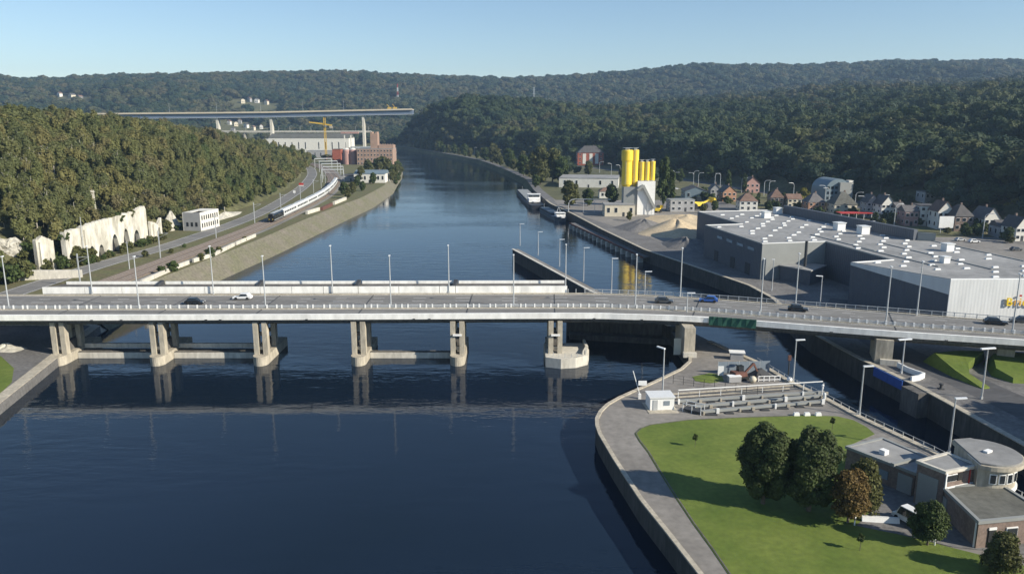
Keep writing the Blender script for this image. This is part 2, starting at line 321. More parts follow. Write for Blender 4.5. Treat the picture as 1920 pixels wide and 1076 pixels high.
def height(x, y):
    x = np.asarray(x, float); y = np.asarray(y, float)
    r = np.hypot(x, y); az = np.degrees(np.arctan2(x, y))
    xl = np.interp(y, [a for a, b in FL_T], [b for a, b in FL_T]); xr = np.interp(y, [a for a, b in FR_T], [b for a, b in FR_T])
    wl = np.interp(y, [a for a, b in WL_T], [b for a, b in WL_T]); qr = np.interp(y, [a for a, b in QR_T], [b for a, b in QR_T])
    dl = dist_poly(x, y, FL_T); dr = dist_poly(x, y, FR_T)
    hl = np.where(x < xl, np.interp(dl, *LEFT_P) * np.clip(1.08 - (y - 260) / 1150, 0.55, 1.08), 0)
    hr = np.where(x > xr, np.interp(dr, *RIGHT_P), 0)
    hl = hl * (1 + 0.10 * rough(x, y, 140)); hr = hr * (1 + 0.09 * rough(x, y, 260))
    hr = np.where(x > xr, hr + 50 * np.exp(-((x + 75) ** 2 + (y - 1375) ** 2) / (2 * 115 ** 2)) * np.clip(dr / 25, 0, 1), hr)
    s = np.clip((r - 1480) / (3300 - 1480), 0, 1); s = s * s * (3 - 2 * s)
    s = np.clip(s + 0.10 * rough(x, y, 620) * np.sin(np.pi * s), 0, 1.02)
    hf = s * np.interp(az, RIDGE_AZ, RIDGE_Z) - np.clip(r - 3350, 0, 2500) * 0.05
    hf = np.where(r > 1480, hf, 0)
    h = np.maximum(np.maximum(hl, hr), hf)
    base = np.where(x < (xl + xr) / 2, np.where(y < 190, 1.6, 5.8), 4.4)
    base = np.where(y < 1500, base, 4.4)
    floor = (x > xl) & (x < xr) & (y < 1560)
    riv = floor & (x > wl - 14) & (x < qr + 14)
    z = base + h
    z = np.where(floor, 0.4, z); z = np.where(riv, -4.0, z)
    return z
nA, nR = 300, 270
azs = np.radians(np.linspace(-56, 58, nA)); rs = np.geomspace(28, 5600, nR)
AA, RR = np.meshgrid(azs, rs); TX, TY = RR * np.sin(AA), RR * np.cos(AA); TZ = height(TX, TY)
tb = MB(); tb.v = [(float(a), float(b), float(c)) for a, b, c in zip(TX.ravel(), TY.ravel(), TZ.ravel())]
tb.f = [(i * nA + j, i * nA + j + 1, (i + 1) * nA + j + 1, (i + 1) * nA + j) for i in range(nR - 1) for j in range(nA - 1)]; tb.m = [0] * len(tb.f)
struct('terrain', tb, M['forest_floor'], smooth=True)
wb = MB(); ys = list(range(-100, 1620, 20))
wb.poly([(-330, -100, 0), (330, -100, 0), (330, 1600, 0), (-620, 1600, 0), (-620, 1300, 0), (-330, 900, 0)])
struct('river', wb, M['water'])

# left bank, upstream of the bridge: sloped stone revetment, then a level terrace
def frange(a, b, s):
    n = max(1, int(round((b - a) / s))); return [a + (b - a) * i / n for i in range(n + 1)]
def strip(mb, ys, fa, fb):
    """surface between two lines given as functions of y returning (x, z)"""
    for y0, y1 in zip(ys[:-1], ys[1:]):
        a, b = fa(y0), fb(y0); c, d = fa(y1), fb(y1)
        mb.poly([(a[0], y0, a[1]), (c[0], y1, c[1]), (d[0], y1, d[1]), (b[0], y0, b[1])])
    return mb
LZ = 6.0
def lcrest(y): return XWL(y) - 7.2 - 1.2 * math.sin(y * 0.02)
ysl = frange(189, 1480, 12)
sb = MB(); strip(sb, ysl, lambda y: (lcrest(y), LZ + 0.002), lambda y: (XWL(y) + 1.2, -0.8))
struct('revetment', sb, M['bank'])
sb = MB(); strip(sb, ysl, lambda y: (XFL(y) - 8, LZ), lambda y: (lcrest(y), LZ))
struct('river_terrace', sb, M['grass_dry'])
# concrete abutment under the far edge of the bridge, and the low quay in front of it
ab = MB(); ab.prism([(-230, 186), (-112, 186), (-112, 189.2), (-230, 189.2)], -1, LZ + 0.3)
ab.poly([(-112, 186.2, LZ + 0.2), (-112, 186.2, -1), (-101, 186.4, -1)]); ab.poly([(-112, 186.2, LZ + 0.2), (-101, 186.4, -1), (-101, 189.1, -1), (-112, 189.1, LZ + 0.2)])
tag(ab.build('abutment_wall', M['concrete']), 'weathered concrete abutment wall under the left end of the bridge', 'wall')
q = [(-240, -60), (-88, -60), (-88, 60), (-92.5, 132), (-99, 165), (-102.5, 186), (-240, 186)]
struct('quay_apron', MB().prism(q, -3, 2.0), M['pave2'])
cp = MB()
for (x0, y0), (x1, y1) in zip(q[1:5], q[2:6]):
    cp.hexa([(x0 - 2.2, y0, 2.0), (x0 + .1, y0, 2.0), (x1 + .1, y1, 2.0), (x1 - 2.2, y1, 2.0), (x0 - 2.2, y0, 2.12), (x0 + .1, y0, 2.12), (x1 + .1, y1, 2.12), (x1 - 2.2, y1, 2.12)])
struct('quay_coping', cp, M['concrete'])
gl = [at(0 + a, b, 2.03) for a, b in ((-260, 640), (2, 668), (26, 690), (22, 716), (0, 738), (-40, 770), (-320, 820))]
struct('bank_lawn', MB().prism(gl, 1.9, 2.04), M['grass'])

# right bank: level quay with a vertical wall
RZ_ = 4.5
ysr = frange(30, 1480, 10)
sb = MB(); strip(sb, ysr, lambda y: (XQR(y), RZ_), lambda y: (XFR(y) + 8, RZ_)); struct('right_bank', sb, M['pave2'])
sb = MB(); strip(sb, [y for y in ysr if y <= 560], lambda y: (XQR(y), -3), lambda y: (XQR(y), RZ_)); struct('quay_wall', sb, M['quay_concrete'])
sb = MB(); strip(sb, [y for y in ysr if y >= 548], lambda y: (XQR(y) - 3.5, -1.5), lambda y: (XQR(y) + .3, RZ_ + .01)); struct('river_bank', sb, M['forest_floor'])
sb = MB()
for y0, y1 in zip(frange(30, 470, 8)[:-1], frange(30, 470, 8)[1:]):
    sb.hexa([(XQR(y0) - .25, y0, RZ_ + .0), (XQR(y0) + .9, y0, RZ_), (XQR(y1) + .9, y1, RZ_), (XQR(y1) - .25, y1, RZ_), (XQR(y0) - .25, y0, RZ_ + .16), (XQR(y0) + .9, y0, RZ_ + .16), (XQR(y1) + .9, y1, RZ_ + .16), (XQR(y1) - .25, y1, RZ_ + .16)])
struct('quay_edge_kerb', sb, M['concrete'])
# grassy ground further up the right bank and behind the yards
sb = MB(); strip(sb, frange(470, 1480, 15), lambda y: (XQR(y) + 6, RZ_ + .02), lambda y: (XFR(y) + 7, RZ_ + .02)); struct('meadow', sb, M['forest_floor'])

# lock island
IZ = 3.2
il = [(37.5, 161), (37.9, 158.5), (36.6, 153), (33.8, 148.0), (27.0, 140.2), (22.6, 135.5), (19.2, 131.8), (16.6, 128.3), (15.0, 125), (14.0, 121.7), (13.7, 118.5), (13.8, 115), (14.9, 106.1), (16.8, 93.5), (18.7, 85.0), (20.5, 76.5), (23.5, 60), (27, 40)]
ir = [(77, 40), (72.5, 70), (67.5, 93.8), (63.7, 108.3), (58.5, 122.9), (56.5, 131), (53.3, 140.2), (50.8, 152.5), (44.8, 168), (40.5, 182), (37.5, 182)]
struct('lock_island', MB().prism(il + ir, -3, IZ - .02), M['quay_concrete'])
struct('island_pavement', MB().prism(il + ir, IZ - .02, IZ), M['pave'])
def coping(name, pts, w, h, z, m, kind='structure'):
    mb = MB(); n = len(pts)
    nor = []
    for i in range(n):
        a = Vector(pts[max(i - 1, 0)]); b = Vector(pts[min(i + 1, n - 1)]); d = (b - a).normalized(); nor.append(Vector((-d.y, d.x)))
    for i in range(n - 1):
        p, q_ = Vector(pts[i]), Vector(pts[i + 1]); a, b = p + nor[i] * w, q_ + nor[i + 1] * w; p = p - nor[i] * .12; q_ = q_ - nor[i + 1] * .12
        mb.hexa([(p.x, p.y, z), (q_.x, q_.y, z), (b.x, b.y, z), (a.x, a.y, z), (p.x, p.y, z + h), (q_.x, q_.y, z + h), (b.x, b.y, z + h), (a.x, a.y, z + h)])
    o = mb.build(name, m); o['kind'] = kind; return o
coping('island_kerb', il, 0.5, 0.22, IZ, M['concrete'])
coping('lock_kerb', ir[:-2], 0.9, 0.25, IZ, M['concrete'])
def pxpoly(pts, z): return [at(a, b, z) for a, b in pts]
lawn = pxpoly([(1190, 812), (1200, 802), (1220, 795), (1290, 786), (1400, 781), (1500, 778), (1570, 780), (1600, 787), (1625, 800), (1640, 813), (1588, 836), (1592, 860), (1640, 900), (1630, 960), (1605, 985), (1700, 1004), (1785, 1026), (1930, 1062)], IZ + .06)
lawn += [(58, 70), (60, 45), (30, 45), (24.2, 73)] + pxpoly([(1335, 1030), (1300, 982), (1262, 925), (1240, 890), (1215, 848), (1198, 826)], IZ + .06)
struct('lawn', MB().prism(lawn, IZ - .05, IZ + .06), M['grass'])
edge = lawn[-7:] + lawn[:6]
coping('lawn_edging', edge, -0.28, 0.1, IZ, M['concrete_dark'])
# guide wall between the river and the lock approach
gw = [(0.2, 288), (2.6, 288), (24.6, 216), (41, 176), (37.4, 176), (22.2, 215)]
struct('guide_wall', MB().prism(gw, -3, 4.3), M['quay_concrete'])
coping('guide_wall_coping', [(-0.05, 288.2), (11, 252), (22.1, 215), (37, 177)], 0.8, 0.2, 4.3, M['concrete_pale'])
coping('guide_wall_footway', [(0.85, 288.2), (11.9, 252), (23.0, 215), (38, 177)], 1.5, 0.08, 4.3, M['pave'])
# concrete wall of the intake behind the lock-side span
iw = MB().prism([(13.5, 184), (38, 179), (38, 181), (13.5, 186)], -3, 6.5)
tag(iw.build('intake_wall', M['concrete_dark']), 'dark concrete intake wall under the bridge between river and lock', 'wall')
lb = MB().prism([(14, 180.6), (38, 175.8), (38, 178.6), (14, 183.4)], -3, 1.3)
tag(lb.build('intake_ledge', M['concrete_dark']), 'low concrete ledge along the foot of the intake wall', 'ledge')

# ------------------------------------------------------------------ roads, railway and ground sheets
def smooth_line(pts, step=8.0):
    P = [Vector(p) for p in pts]; out = []
    for i in range(len(P) - 1):
        p0, p1, p2, p3 = P[max(i - 1, 0)], P[i], P[i + 1], P[min(i + 2, len(P) - 1)]
        n = max(2, int((p2 - p1).length / step))
        for k in range(n):
            t = k / n; out.append(0.5 * ((2 * p1) + (p2 - p0) * t + (2 * p0 - 5 * p1 + 4 * p2 - p3) * t * t + (3 * p1 - p0 - 3 * p2 + p3) * t ** 3))
    out.append(P[-1]); return out
def normals(L):
    r = []
    for i in range(len(L)):
        d = (L[min(i + 1, len(L) - 1)] - L[max(i - 1, 0)]).normalized(); r.append(Vector((-d.y, d.x)))
    return r
def ribbon(mb, L, a, b, z0, z1=None):
    """sheet (or bar, when z1 is given) between the offsets a and b left of the line L"""
    N = normals(L)
    for i in range(len(L) - 1):
        p, q_ = L[i] + N[i] * a, L[i + 1] + N[i + 1] * a; s, t = L[i] + N[i] * b, L[i + 1] + N[i + 1] * b
        if z1 is None: mb.poly([(p.x, p.y, z0), (s.x, s.y, z0), (t.x, t.y, z0), (q_.x, q_.y, z0)][::-1] if b > a else [(p.x, p.y, z0), (s.x, s.y, z0), (t.x, t.y, z0), (q_.x, q_.y, z0)])
        else: mb.hexa([(p.x, p.y, z0), (q_.x, q_.y, z0), (t.x, t.y, z0), (s.x, s.y, z0), (p.x, p.y, z1), (q_.x, q_.y, z1), (t.x, t.y, z1), (s.x, s.y, z1)])
    return mb
ROAD = smooth_line([(-136, 189), (-134, 244), (-128, 294), (-127.5, 389), (-143, 520), (-158, 605), (-178, 695), (-206, 785), (-248, 865), (-310, 940)])
struct('valley_road', ribbon(MB(), ROAD, -4.2, 4.2, LZ + .012), M['asphalt'])
struct('valley_road_marking', ribbon(ribbon(MB(), ROAD, -3.75, -3.6, LZ + .018), ROAD, 3.6, 3.75, LZ + .018), M['white'])
TRACK = smooth_line([(-117, 189), (-116, 219), (-112.5, 300), (-112, 357), (-117.5, 471), (-132, 572), (-150, 650), (-184, 760), (-240, 880), (-330, 980)])
struct('ballast_bed', ribbon(MB(), TRACK, -4.6, 4.6, LZ + .02, LZ + .28), M['ballast'])
for k in (-2.2, 2.2):
    for r_ in (-0.72, 0.72):
        tag(ribbon(MB(), TRACK, k + r_ - .09, k + r_ + .09, LZ + .28, LZ + .46).build('rail', M['rail_steel']), kind='structure')
struct('service_path', ribbon(MB(), TRACK, -7.4, -5.0, LZ + .03), M['pave'])
# road on the right bank below the wooded slope, and the yards in front of it
RROAD = smooth_line([(262, 190), (226, 300), (205, 380), (188, 450), (150, 590), (122, 690), (78, 800), (36, 895), (-12, 1010), (-66, 1130), (-92, 1180)])
struct('bank_road', ribbon(MB(), RROAD, -4.5, 4.5, RZ_ + .035), M['asphalt_dark'])
struct('bank_road_verge', ribbon(MB(), RROAD, 4.5, 9.5, RZ_ + .03), M['grass_dry'])
yard = [(38, 380), (62, 300), (100, 318), (112, 420), (60, 560), (24, 560), (26, 440)]
struct('works_yard', MB().poly([(a, b, RZ_ + .012) for a, b in yard]), M['pave'])
# lawns, path and access road on the right bank beyond the lock
for nm, pts, m in (('verge_lawn', [(1752, 661), (1800, 657), (1845, 658), (1815, 680), (1818, 700), (1855, 725), (1842, 728), (1790, 693)], 'grass'),
                   ('verge_lawn', [(1862, 664), (1880, 658), (1990, 668), (1990, 712), (1900, 708), (1868, 690)], 'grass')):
    # lawn raised towards the bridge, an embankment shape added so sunlight reaches it
    zz = [RZ_ + .06 + max(0.0, (730 - b_) / 72 * 2.6) for a_, b_ in pts]; top = [at3(a_, b_, z_) for (a_, b_), z_ in zip(pts, zz)]; vb_ = MB()
    cx_ = sum(t_[0] for t_ in top) / len(top); cy_ = sum(t_[1] for t_ in top) / len(top); vb_.poly(top[::-1])
    for i in range(len(top)):
        j = (i + 1) % len(top); lo = [(t_[0] + (t_[0] - cx_) * .35 * (t_[2] - RZ_) / 3.2, t_[1] + (t_[1] - cy_) * .5 * (t_[2] - RZ_) / 3.2, RZ_ - .1) for t_ in (top[i], top[j])]; vb_.poly([top[i], top[j], lo[1], lo[0]])
    struct(nm, vb_, M[m])
struct('access_road', ribbon(MB(), smooth_line([(80, 62), (86, 110), (84, 135), (80, 160), (84, 190), (90, 204)], 4), -5, 3.5, RZ_ + .012), M['asphalt_dark'])

# ================================================================== the road bridge
BN = [(-190, 159.8), (-150, 160.0), (-100, 160.6), (-50, 161.2), (10, 162.2), (25, 161.4), (40, 159.2), (59, 153), (78, 147), (97, 141.7), (135, 130), (175, 117)]
BF = [(-190, 180.2), (-150, 180.4), (-100, 180.8), (-50, 181.4), (11, 182.4), (29, 180.9), (46, 176.6), (65, 169.8), (84, 163), (103, 155.8), (141, 143), (181, 129)]
def cat(P, t):
    i = min(int(t), len(P) - 2); f = t - i; g = lambda k: Vector(P[max(0, min(len(P) - 1, k))])
    p0, p1, p2, p3 = g(i - 1), g(i), g(i + 1), g(i + 2)
    return 0.5 * ((2 * p1) + (p2 - p0) * f + (2 * p0 - 5 * p1 + 4 * p2 - p3) * f * f + (3 * p1 - p0 - 3 * p2 + p3) * f ** 3)
DZ = 11.0
def bp(t, w): return cat(BN, t) * (1 - w) + cat(BF, t) * w
TS = frange(0, len(BN) - 1, 0.2)
def bline(w, t0=0, t1=len(BN) - 1): return [bp(t, w) for t in TS if t0 - 1e-6 <= t <= t1 + 1e-6]
def bstrip(mb, w0, w1, z0, z1=None, t0=0, t1=len(BN) - 1):
    A, B = bline(w0, t0, t1), bline(w1, t0, t1)
    for i in range(len(A) - 1):
        a, b, c, d = A[i], A[i + 1], B[i + 1], B[i]
        if z1 is None: mb.poly([(a.x, a.y, z0), (b.x, b.y, z0), (c.x, c.y, z0), (d.x, d.y, z0)])
        else: mb.hexa([(p.x, p.y, z0) for p in (a, b, c, d)] + [(p.x, p.y, z1) for p in (a, b, c, d)])
    return mb
bridge = thing('road_bridge', 'long grey road bridge on concrete piers across the river weir', 'bridge', (-40, 170, 0))
B0 = tuple(bridge.location)
def bpart(mb, name, m, parent=None, **k):
    o = mb.build(name, m, off=B0, **k); o.location = (0, 0, 0); o.parent = parent or bridge; return o
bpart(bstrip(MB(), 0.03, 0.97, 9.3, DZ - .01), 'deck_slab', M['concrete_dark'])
bpart(bstrip(MB(), 0.035, 0.262, DZ), 'near_carriageway', M['asphalt'])
bpart(bstrip(MB(), 0.300, 0.955, DZ), 'main_carriageway', M['asphalt'])
bpart(bstrip(MB(), 0.0, 0.034, 9.95, DZ + .14), 'fascia_beam', M['white_beam'])
bpart(bstrip(MB(), 0.262, 0.300, DZ - .02, DZ + .2), 'median_kerb', M['concrete'])
bpart(bstrip(MB(), 0.955, 1.0, DZ - .4, DZ + .2), 'far_footway', M['concrete'])
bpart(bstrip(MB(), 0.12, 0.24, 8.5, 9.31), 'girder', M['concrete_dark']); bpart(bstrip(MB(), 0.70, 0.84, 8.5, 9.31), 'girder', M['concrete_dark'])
# lane lines
ln = MB()
for w in (0.318, 0.937, 0.047, 0.25): bstrip(ln, w - .004, w + .004, DZ + .006)
bpart(ln, 'edge_line', M['white'])
dash = MB()
for w in (0.47, 0.628, 0.78):
    t = 0.05
    while t < len(BN) - 1.1:
        L_ = (bp(t + .5, w) - bp(t, w)).length / .5; dt = 2.6 / max(L_, 1); a, b, c, d = bp(t, w - .0035), bp(t + dt, w - .0035), bp(t + dt, w + .0035), bp(t, w + .0035)
        dash.poly([(p.x, p.y, DZ + .006) for p in (a, b, c, d)]); t += 9.0 / max(L_, 1)
bpart(dash, 'lane_dashes', M['white'])['kind'] = 'stuff'
# repaired pale patches of surfacing
pt = MB()
for px, py, w, h in ((1005, 562, 22, 7), (1062, 556, 30, 5), (70, 571, 30, 3)):
    pt.poly([at3(px - w / 2, py, DZ + .004), at3(px + w / 2, py, DZ + .004), at3(px + w / 2 + 8, py - h, DZ + .004), at3(px - w / 2 + 8, py - h, DZ + .004)])
bpart(pt, 'surfacing_patch', M['pave'])['kind'] = 'stuff'
def along(w, s0, step, tmax=len(BN) - 1, t0=0.0):
    """evenly spaced (point, heading) along the deck at cross position w"""
    out = []; t = t0; acc = s0; prev = bp(t, w)
    while t < tmax:
        t2 = t + .02; q_ = bp(min(t2, len(BN) - 1.001), w); d = (q_ - prev).length; acc -= d
        if acc <= 0: out.append((q_, math.atan2(q_.y - prev.y, q_.x - prev.x))); acc += step
        prev = q_; t = t2
    return out
# expansion joints over the piers, drain outlets on the fascia
for t_ in (2.04, 2.48, 2.9, 3.27, 3.62, 3.98, 5.9, 7.9):
    a, b = bp(t_, .037), bp(t_, .95); bpart(MB().beam((a.x, a.y, DZ + .004), (b.x, b.y, DZ + .004), .28, .02), 'expansion_joint', M['steel_dark'])
for t_ in (1.6, 2.2, 2.33, 2.7, 2.76, 3.1, 3.45, 3.5, 4.3, 5.2, 7.3, 8.4):
    a = bp(t_, -.001); bpart(MB().box(a.x, a.y, 9.82, .5, .2, .3), 'drain_outlet', M['steel_dark'])
# median barrier: two rails on closely set posts
mb_ = bpart(bstrip(bstrip(MB(), 0.274, 0.281, DZ + .62, DZ + .84), 0.274, 0.279, DZ + .3, DZ + .44), 'median_barrier', M['galv'])
pm = MB().box(0, 0, 0, .3, .22, .95).mesh('barrier_post', M['white'])
for p, a in along(0.2755, 0.5, 1.75):
    if -118 < p.x < 116: inst('barrier_post', pm, mb_, (p.x - B0[0], p.y - B0[1], DZ + .05), a)
# near parapet: low steel rail on the fascia
# far railing, right of the gallery
T_R = 4.05
fr = bpart(bstrip(bstrip(MB(), 0.989, 0.994, DZ + 1.0, DZ + 1.14, t0=T_R), 0.989, 0.993, DZ + .5, DZ + .58, t0=T_R), 'far_railing', M['galv'])
pm2 = MB().box(0, 0, 0, .16, .14, 1.0).mesh('railing_post', M['galv'])
for p, a in along(0.991, 0.3, 2.1, t0=T_R):
    if p.x < 122: inst('railing_post', pm2, fr, (p.x - B0[0], p.y - B0[1], DZ + .2), a)
# weir service gallery along the far edge
gal = thing('service_gallery', 'long white panelled service gallery running along the far side of the bridge', 'gallery', (-50, 183, DZ)); G0 = tuple(gal.location)
def gpart(mb, name, m, parent=None): o = mb.build(name, m, off=G0); o.location = (0, 0, 0); o.parent = parent or gal; return o
GX0, GX1 = at(82, 552, DZ)[0], at(1063, 548, DZ)[0]
def gy(x): return 181.15 + (x + 100) * 0.011
jx = [GX0] + [at(a, 551, DZ)[0] for a in (163, 232, 302, 386, 434, 489, 548, 607, 672, 748, 824, 854, 960)] + [GX1]
for a, b in zip(jx[:-1], jx[1:]):
    gpart(MB().hexa([(a + .06, gy(a) + .05, DZ + .2), (b - .06, gy(b) + .05, DZ + .2), (b - .06, gy(b) + .3, DZ + .2), (a + .06, gy(a) + .3, DZ + .2), (a + .06, gy(a) + .05, DZ + 1.85), (b - .06, gy(b) + .05, DZ + 1.85), (b - .06, gy(b) + .3, DZ + 1.85), (a + .06, gy(a) + .3, DZ + 1.85)]), 'wall_panel', M['white_beam'])
gpart(MB().hexa([(GX0 + .1, gy(GX0) + .32, DZ - 1.2), (GX1 - .1, gy(GX1) + .32, DZ - 1.2), (GX1 - .1, gy(GX1) + 4.2, DZ - 1.2), (GX0 + 3, gy(GX0) + 4.2, DZ - 1.2), (GX0 + .1, gy(GX0) + .32, DZ + 1.72), (GX1 - .1, gy(GX1) + .32, DZ + 1.72), (GX1 - .1, gy(GX1) + 4.2, DZ + 1.72), (GX0 + 3, gy(GX0) + 4.2, DZ + 1.72)]), 'roof_slab', M['concrete_dark'])
rx = [GX0 + 3] + [at(a, 532, DZ + 2)[0] for a in (302, 489, 672, 854)] + [GX1]
for a, b in zip(rx[:-1], rx[1:]):
    gpart(MB().beam((a + .7, gy(a) + 4.0, DZ + 2.05), (b - .5, gy(b) + 4.0, DZ + 2.05), .3, .7), 'rear_upstand', M['white_beam'])
for a in rx[1:-1]:
    mbx = MB(); x = a; y = gy(a)
    mbx.hexa([(x - 1.0, y + .4, DZ + 1.72), (x + .3, y + .4, DZ + 1.72), (x + .5, y + 3.9, DZ + 1.72), (x - .5, y + 3.9, DZ + 1.72), (x - .4, y + 1.2, DZ + 2.2), (x + .2, y + 1.2, DZ + 2.2), (x + .5, y + 3.9, DZ + 2.75), (x - .5, y + 3.9, DZ + 2.75)])
    gpart(mbx, 'hoist_housing', M['steel_dark'])
# piers
PX = [at(100, 680, 1)[0], at(293, 685, 0)[0], at(487, 685, 0)[0], at(672, 684, 0)[0], at(858, 682, 0)[0], at(1041, 681, 0)[0]]
for k, x in enumerate(PX):
    hw = 1.62
    nose = [(x + hw * math.cos(a), 161.6 + hw * 1.25 * math.sin(a)) for a in [math.pi + math.pi * i / 12 for i in range(13)]]
    bs = MB().prism(nose + [(x + hw, 176), (x - hw, 176)], -3, 2.0)
    pier = bpart(bs, 'pier', M['concrete'])
    for yy in (162.6, 168.6):
        for sx in (-1, 1):
            c_ = MB(); c_.box(x + sx * .98, yy, 2.0, 1.06, 1.5, 7.35)
            bpart(c_, 'column', M['concrete'], pier)
    for yy, z in ((162.6, 6.1), (162.6, 3.0), (168.6, 5.4)):
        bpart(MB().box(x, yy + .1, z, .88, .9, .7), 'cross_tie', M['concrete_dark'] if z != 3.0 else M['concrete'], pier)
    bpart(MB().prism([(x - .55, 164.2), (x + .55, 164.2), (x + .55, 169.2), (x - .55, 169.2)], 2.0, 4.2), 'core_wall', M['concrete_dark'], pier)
    if k >= 4: bpart(MB().box(x, 161.7, 6.25, 1.9, .5, .35), 'inspection_light', M['white'], pier)
# rounded fender beside the pier nearest the lock
fp = [(PX[5] - 2.2, 159.2), (PX[5] + 1, 158.0), (PX[5] + 4.2, 158.6), (PX[5] + 7.0, 160.8), (PX[5] + 7.6, 164.5), (PX[5] + 7.4, 170), (PX[5] - 2.2, 170)]
fd = bpart(MB().prism(fp, -3, 2.2), 'fender', M['concrete_pale'])
bpart(MB().prism([(PX[5] + 5.9, 161.2), (PX[5] + 6.9, 161.4), (PX[5] + 7.4, 164.5), (PX[5] + 7.2, 170), (PX[5] + 6.7, 170), (PX[5] + 6.8, 164.5)], 2.2, 3.1), 'fender_parapet', M['concrete_pale'], fd)
for i in range(9):
    a = math.pi * (1.05 + i * .1); bpart(MB().box(PX[5] + 2.6 + 4.4 * math.cos(a), 163.2 + 4.4 * math.sin(a), 2.2, .09, .09, .9), 'railing_post', M['galv'], fd)
# wide column on the lock island, and one on the right bank
for (px, py, zb, w, d) in ((1292, 668, IZ, 2.3, 9.0), (1666, 682, RZ_, 3.2, 7.0)):
    x, y = at(px, py, zb)
    pier = bpart(MB().box(x, y + d / 2, zb, w, d, 9.35 - zb, 0 if px < 1400 else -.3), 'land_pier', M['concrete'])
    bpart(MB().box(x, y - .5, zb, w + .5, .8, 1.0, 0 if px < 1400 else -.3), 'plinth', M['concrete_pale'], pier)
    if px < 1400: bpart(MB().box(x - 2.3, y + 1.2, zb, 1.5, .12, 3.6), 'door_panel', M['render_cream'], pier)
for (px, py) in ((1915, 700), (2090, 720)):
    x, y = at(px, py, RZ_); bpart(MB().box(x, y + 7, RZ_, 3, 7, 9.35 - RZ_, -.3), 'land_pier', M['concrete'])
# green debris netting on the near edge where the deck is under repair
nx = MB(); A = [bp(t, -0.012) for t in frange(6.1, 6.58, .05)]
for i in range(len(A) - 1):
    a, b = A[i], A[i + 1]; w1 = .12 * math.sin(i * 1.9); w2 = .12 * math.sin((i + 1) * 1.9)
    nx.hexa([(a.x, a.y + w1 - .1, 9.6), (b.x, b.y + w2 - .1, 9.5), (b.x, b.y + .05, 9.5), (a.x, a.y + .05, 9.6), (a.x, a.y + w2 - .1, DZ + .4), (b.x, b.y + w1 - .1, DZ + .45), (b.x, b.y + .05, DZ + .45), (a.x, a.y + .05, DZ + .4)])
tag(nx.build('debris_netting', M['net_green'], off=(A[0].x, A[0].y, 9.3)), 'green debris netting hung over the near edge of the bridge deck', 'netting')
# weir gates between the piers
def gate(k, two):
    x0, x1 = PX[k] + 1.65, PX[k + 1] - 1.65; g = thing('weir_gate', ('pale steel weir gate in the span beside the left bank' if k == 0 else 'pale steel weir gate in the second span from the left bank' if k == 1 else 'pale single-leaf weir gate in the fourth span of the bridge'), 'gate', ((x0 + x1) / 2, 166.4, 0))
    w = x1 - x0 - .1
    MB().box(0, 0, -1, w, 1.6, 2.3).build('gate_leaf', M['concrete_pale'], g)
    MB().box(0, -.2, 1.31, w, .9, .12).build('walkway', M['concrete_dark'], g)
    if two:
        MB().box(0, 2.6, 1.5, w, .8, 1.0).build('upper_flap', M['concrete_pale'], g); MB().box(0, 1.9, .2, w, .5, 1.2).build('flap_seal', M['steel_dark'], g)
gate(0, True); gate(1, True); gate(3, False)

# ================================================================== warehouse
WZ = 15.5
def wp(px, py, z=WZ): return at(px, py, z)
wh_out = [wp(1429, 457), wp(1548, 453), wp(1672, 487), wp(1596, 492), wp(1783, 524), (152, 178.5), (166, 204), wp(1920, 489), wp(1738, 449), wp(1440, 394), wp(1308, 397), wp(1390, 420), wp(1322, 422)]
wh = thing('warehouse', 'huge grey flat-roofed warehouse store with rows of skylights behind the quay', 'warehouse', (110, 230, RZ_)); W0 = tuple(wh.location)
def wpart(mb, name, m, parent=None, **k): o = mb.build(name, m, off=W0, **k); o.location = (0, 0, 0); o.parent = parent or wh; return o
wpart(MB().prism(wh_out, RZ_ - .5, WZ - .25), 'wall_block', M['clad_dark'])
def inset(poly, d):
    n = len(poly); a = sum(poly[i][0] * poly[(i + 1) % n][1] - poly[(i + 1) % n][0] * poly[i][1] for i in range(n)); s = 1 if a > 0 else -1; out = []
    for i in range(n):
        p, q_, r_ = Vector(poly[i - 1]), Vector(poly[i]), Vector(poly[(i + 1) % n])
        d1 = (q_ - p).normalized(); d2 = (r_ - q_).normalized(); n1 = Vector((-d1.y, d1.x)) * s; n2 = Vector((-d2.y, d2.x)) * s
        b = n1 + n2; b = b / max(0.35, b.dot(n1)); out.append(tuple(q_ + b * d))
    return out
rin = inset(wh_out, .45)
wpart(MB().prism(rin, WZ - .3, WZ - .1), 'roof', M['roof_grey'])
for i in range(len(wh_out)):                       # pale parapet flashing, one length per wall
    j = (i + 1) % len(wh_out)
    wpart(MB().hexa([(*wh_out[i], WZ - .25), (*wh_out[j], WZ - .25), (*rin[j], WZ - .25), (*rin[i], WZ - .25), (*wh_out[i], WZ + .12), (*wh_out[j], WZ + .12), (*rin[j], WZ + .12), (*rin[i], WZ + .12)][::1]), 'parapet', M['clad_grey'] if i not in (0, 2, 4, 9, 11) else M['white'])
# the front walls that face the bridge
fa, fb = wh_out[4], wh_out[5]
wpart(MB().prism([(fa[0] - .12, fa[1] - .22), (fb[0], fb[1] - .22), (fb[0], fb[1] - .01), (fa[0] - .12, fa[1] - .01)], RZ_ - .4, WZ - .02), 'front_cladding', M['clad_white'])
ga, gb = wh_out[0], wh_out[1]; dv = (Vector(gb) - Vector(ga)).normalized(); nv = Vector((dv.y, -dv.x))
wpart(MB().prism([tuple(Vector(ga) + nv * .03), tuple(Vector(gb) + nv * .03), tuple(Vector(gb) + nv * .25), tuple(Vector(ga) + nv * .25)], RZ_ - .4, WZ - .05), 'end_cladding', M['clad_grey'])
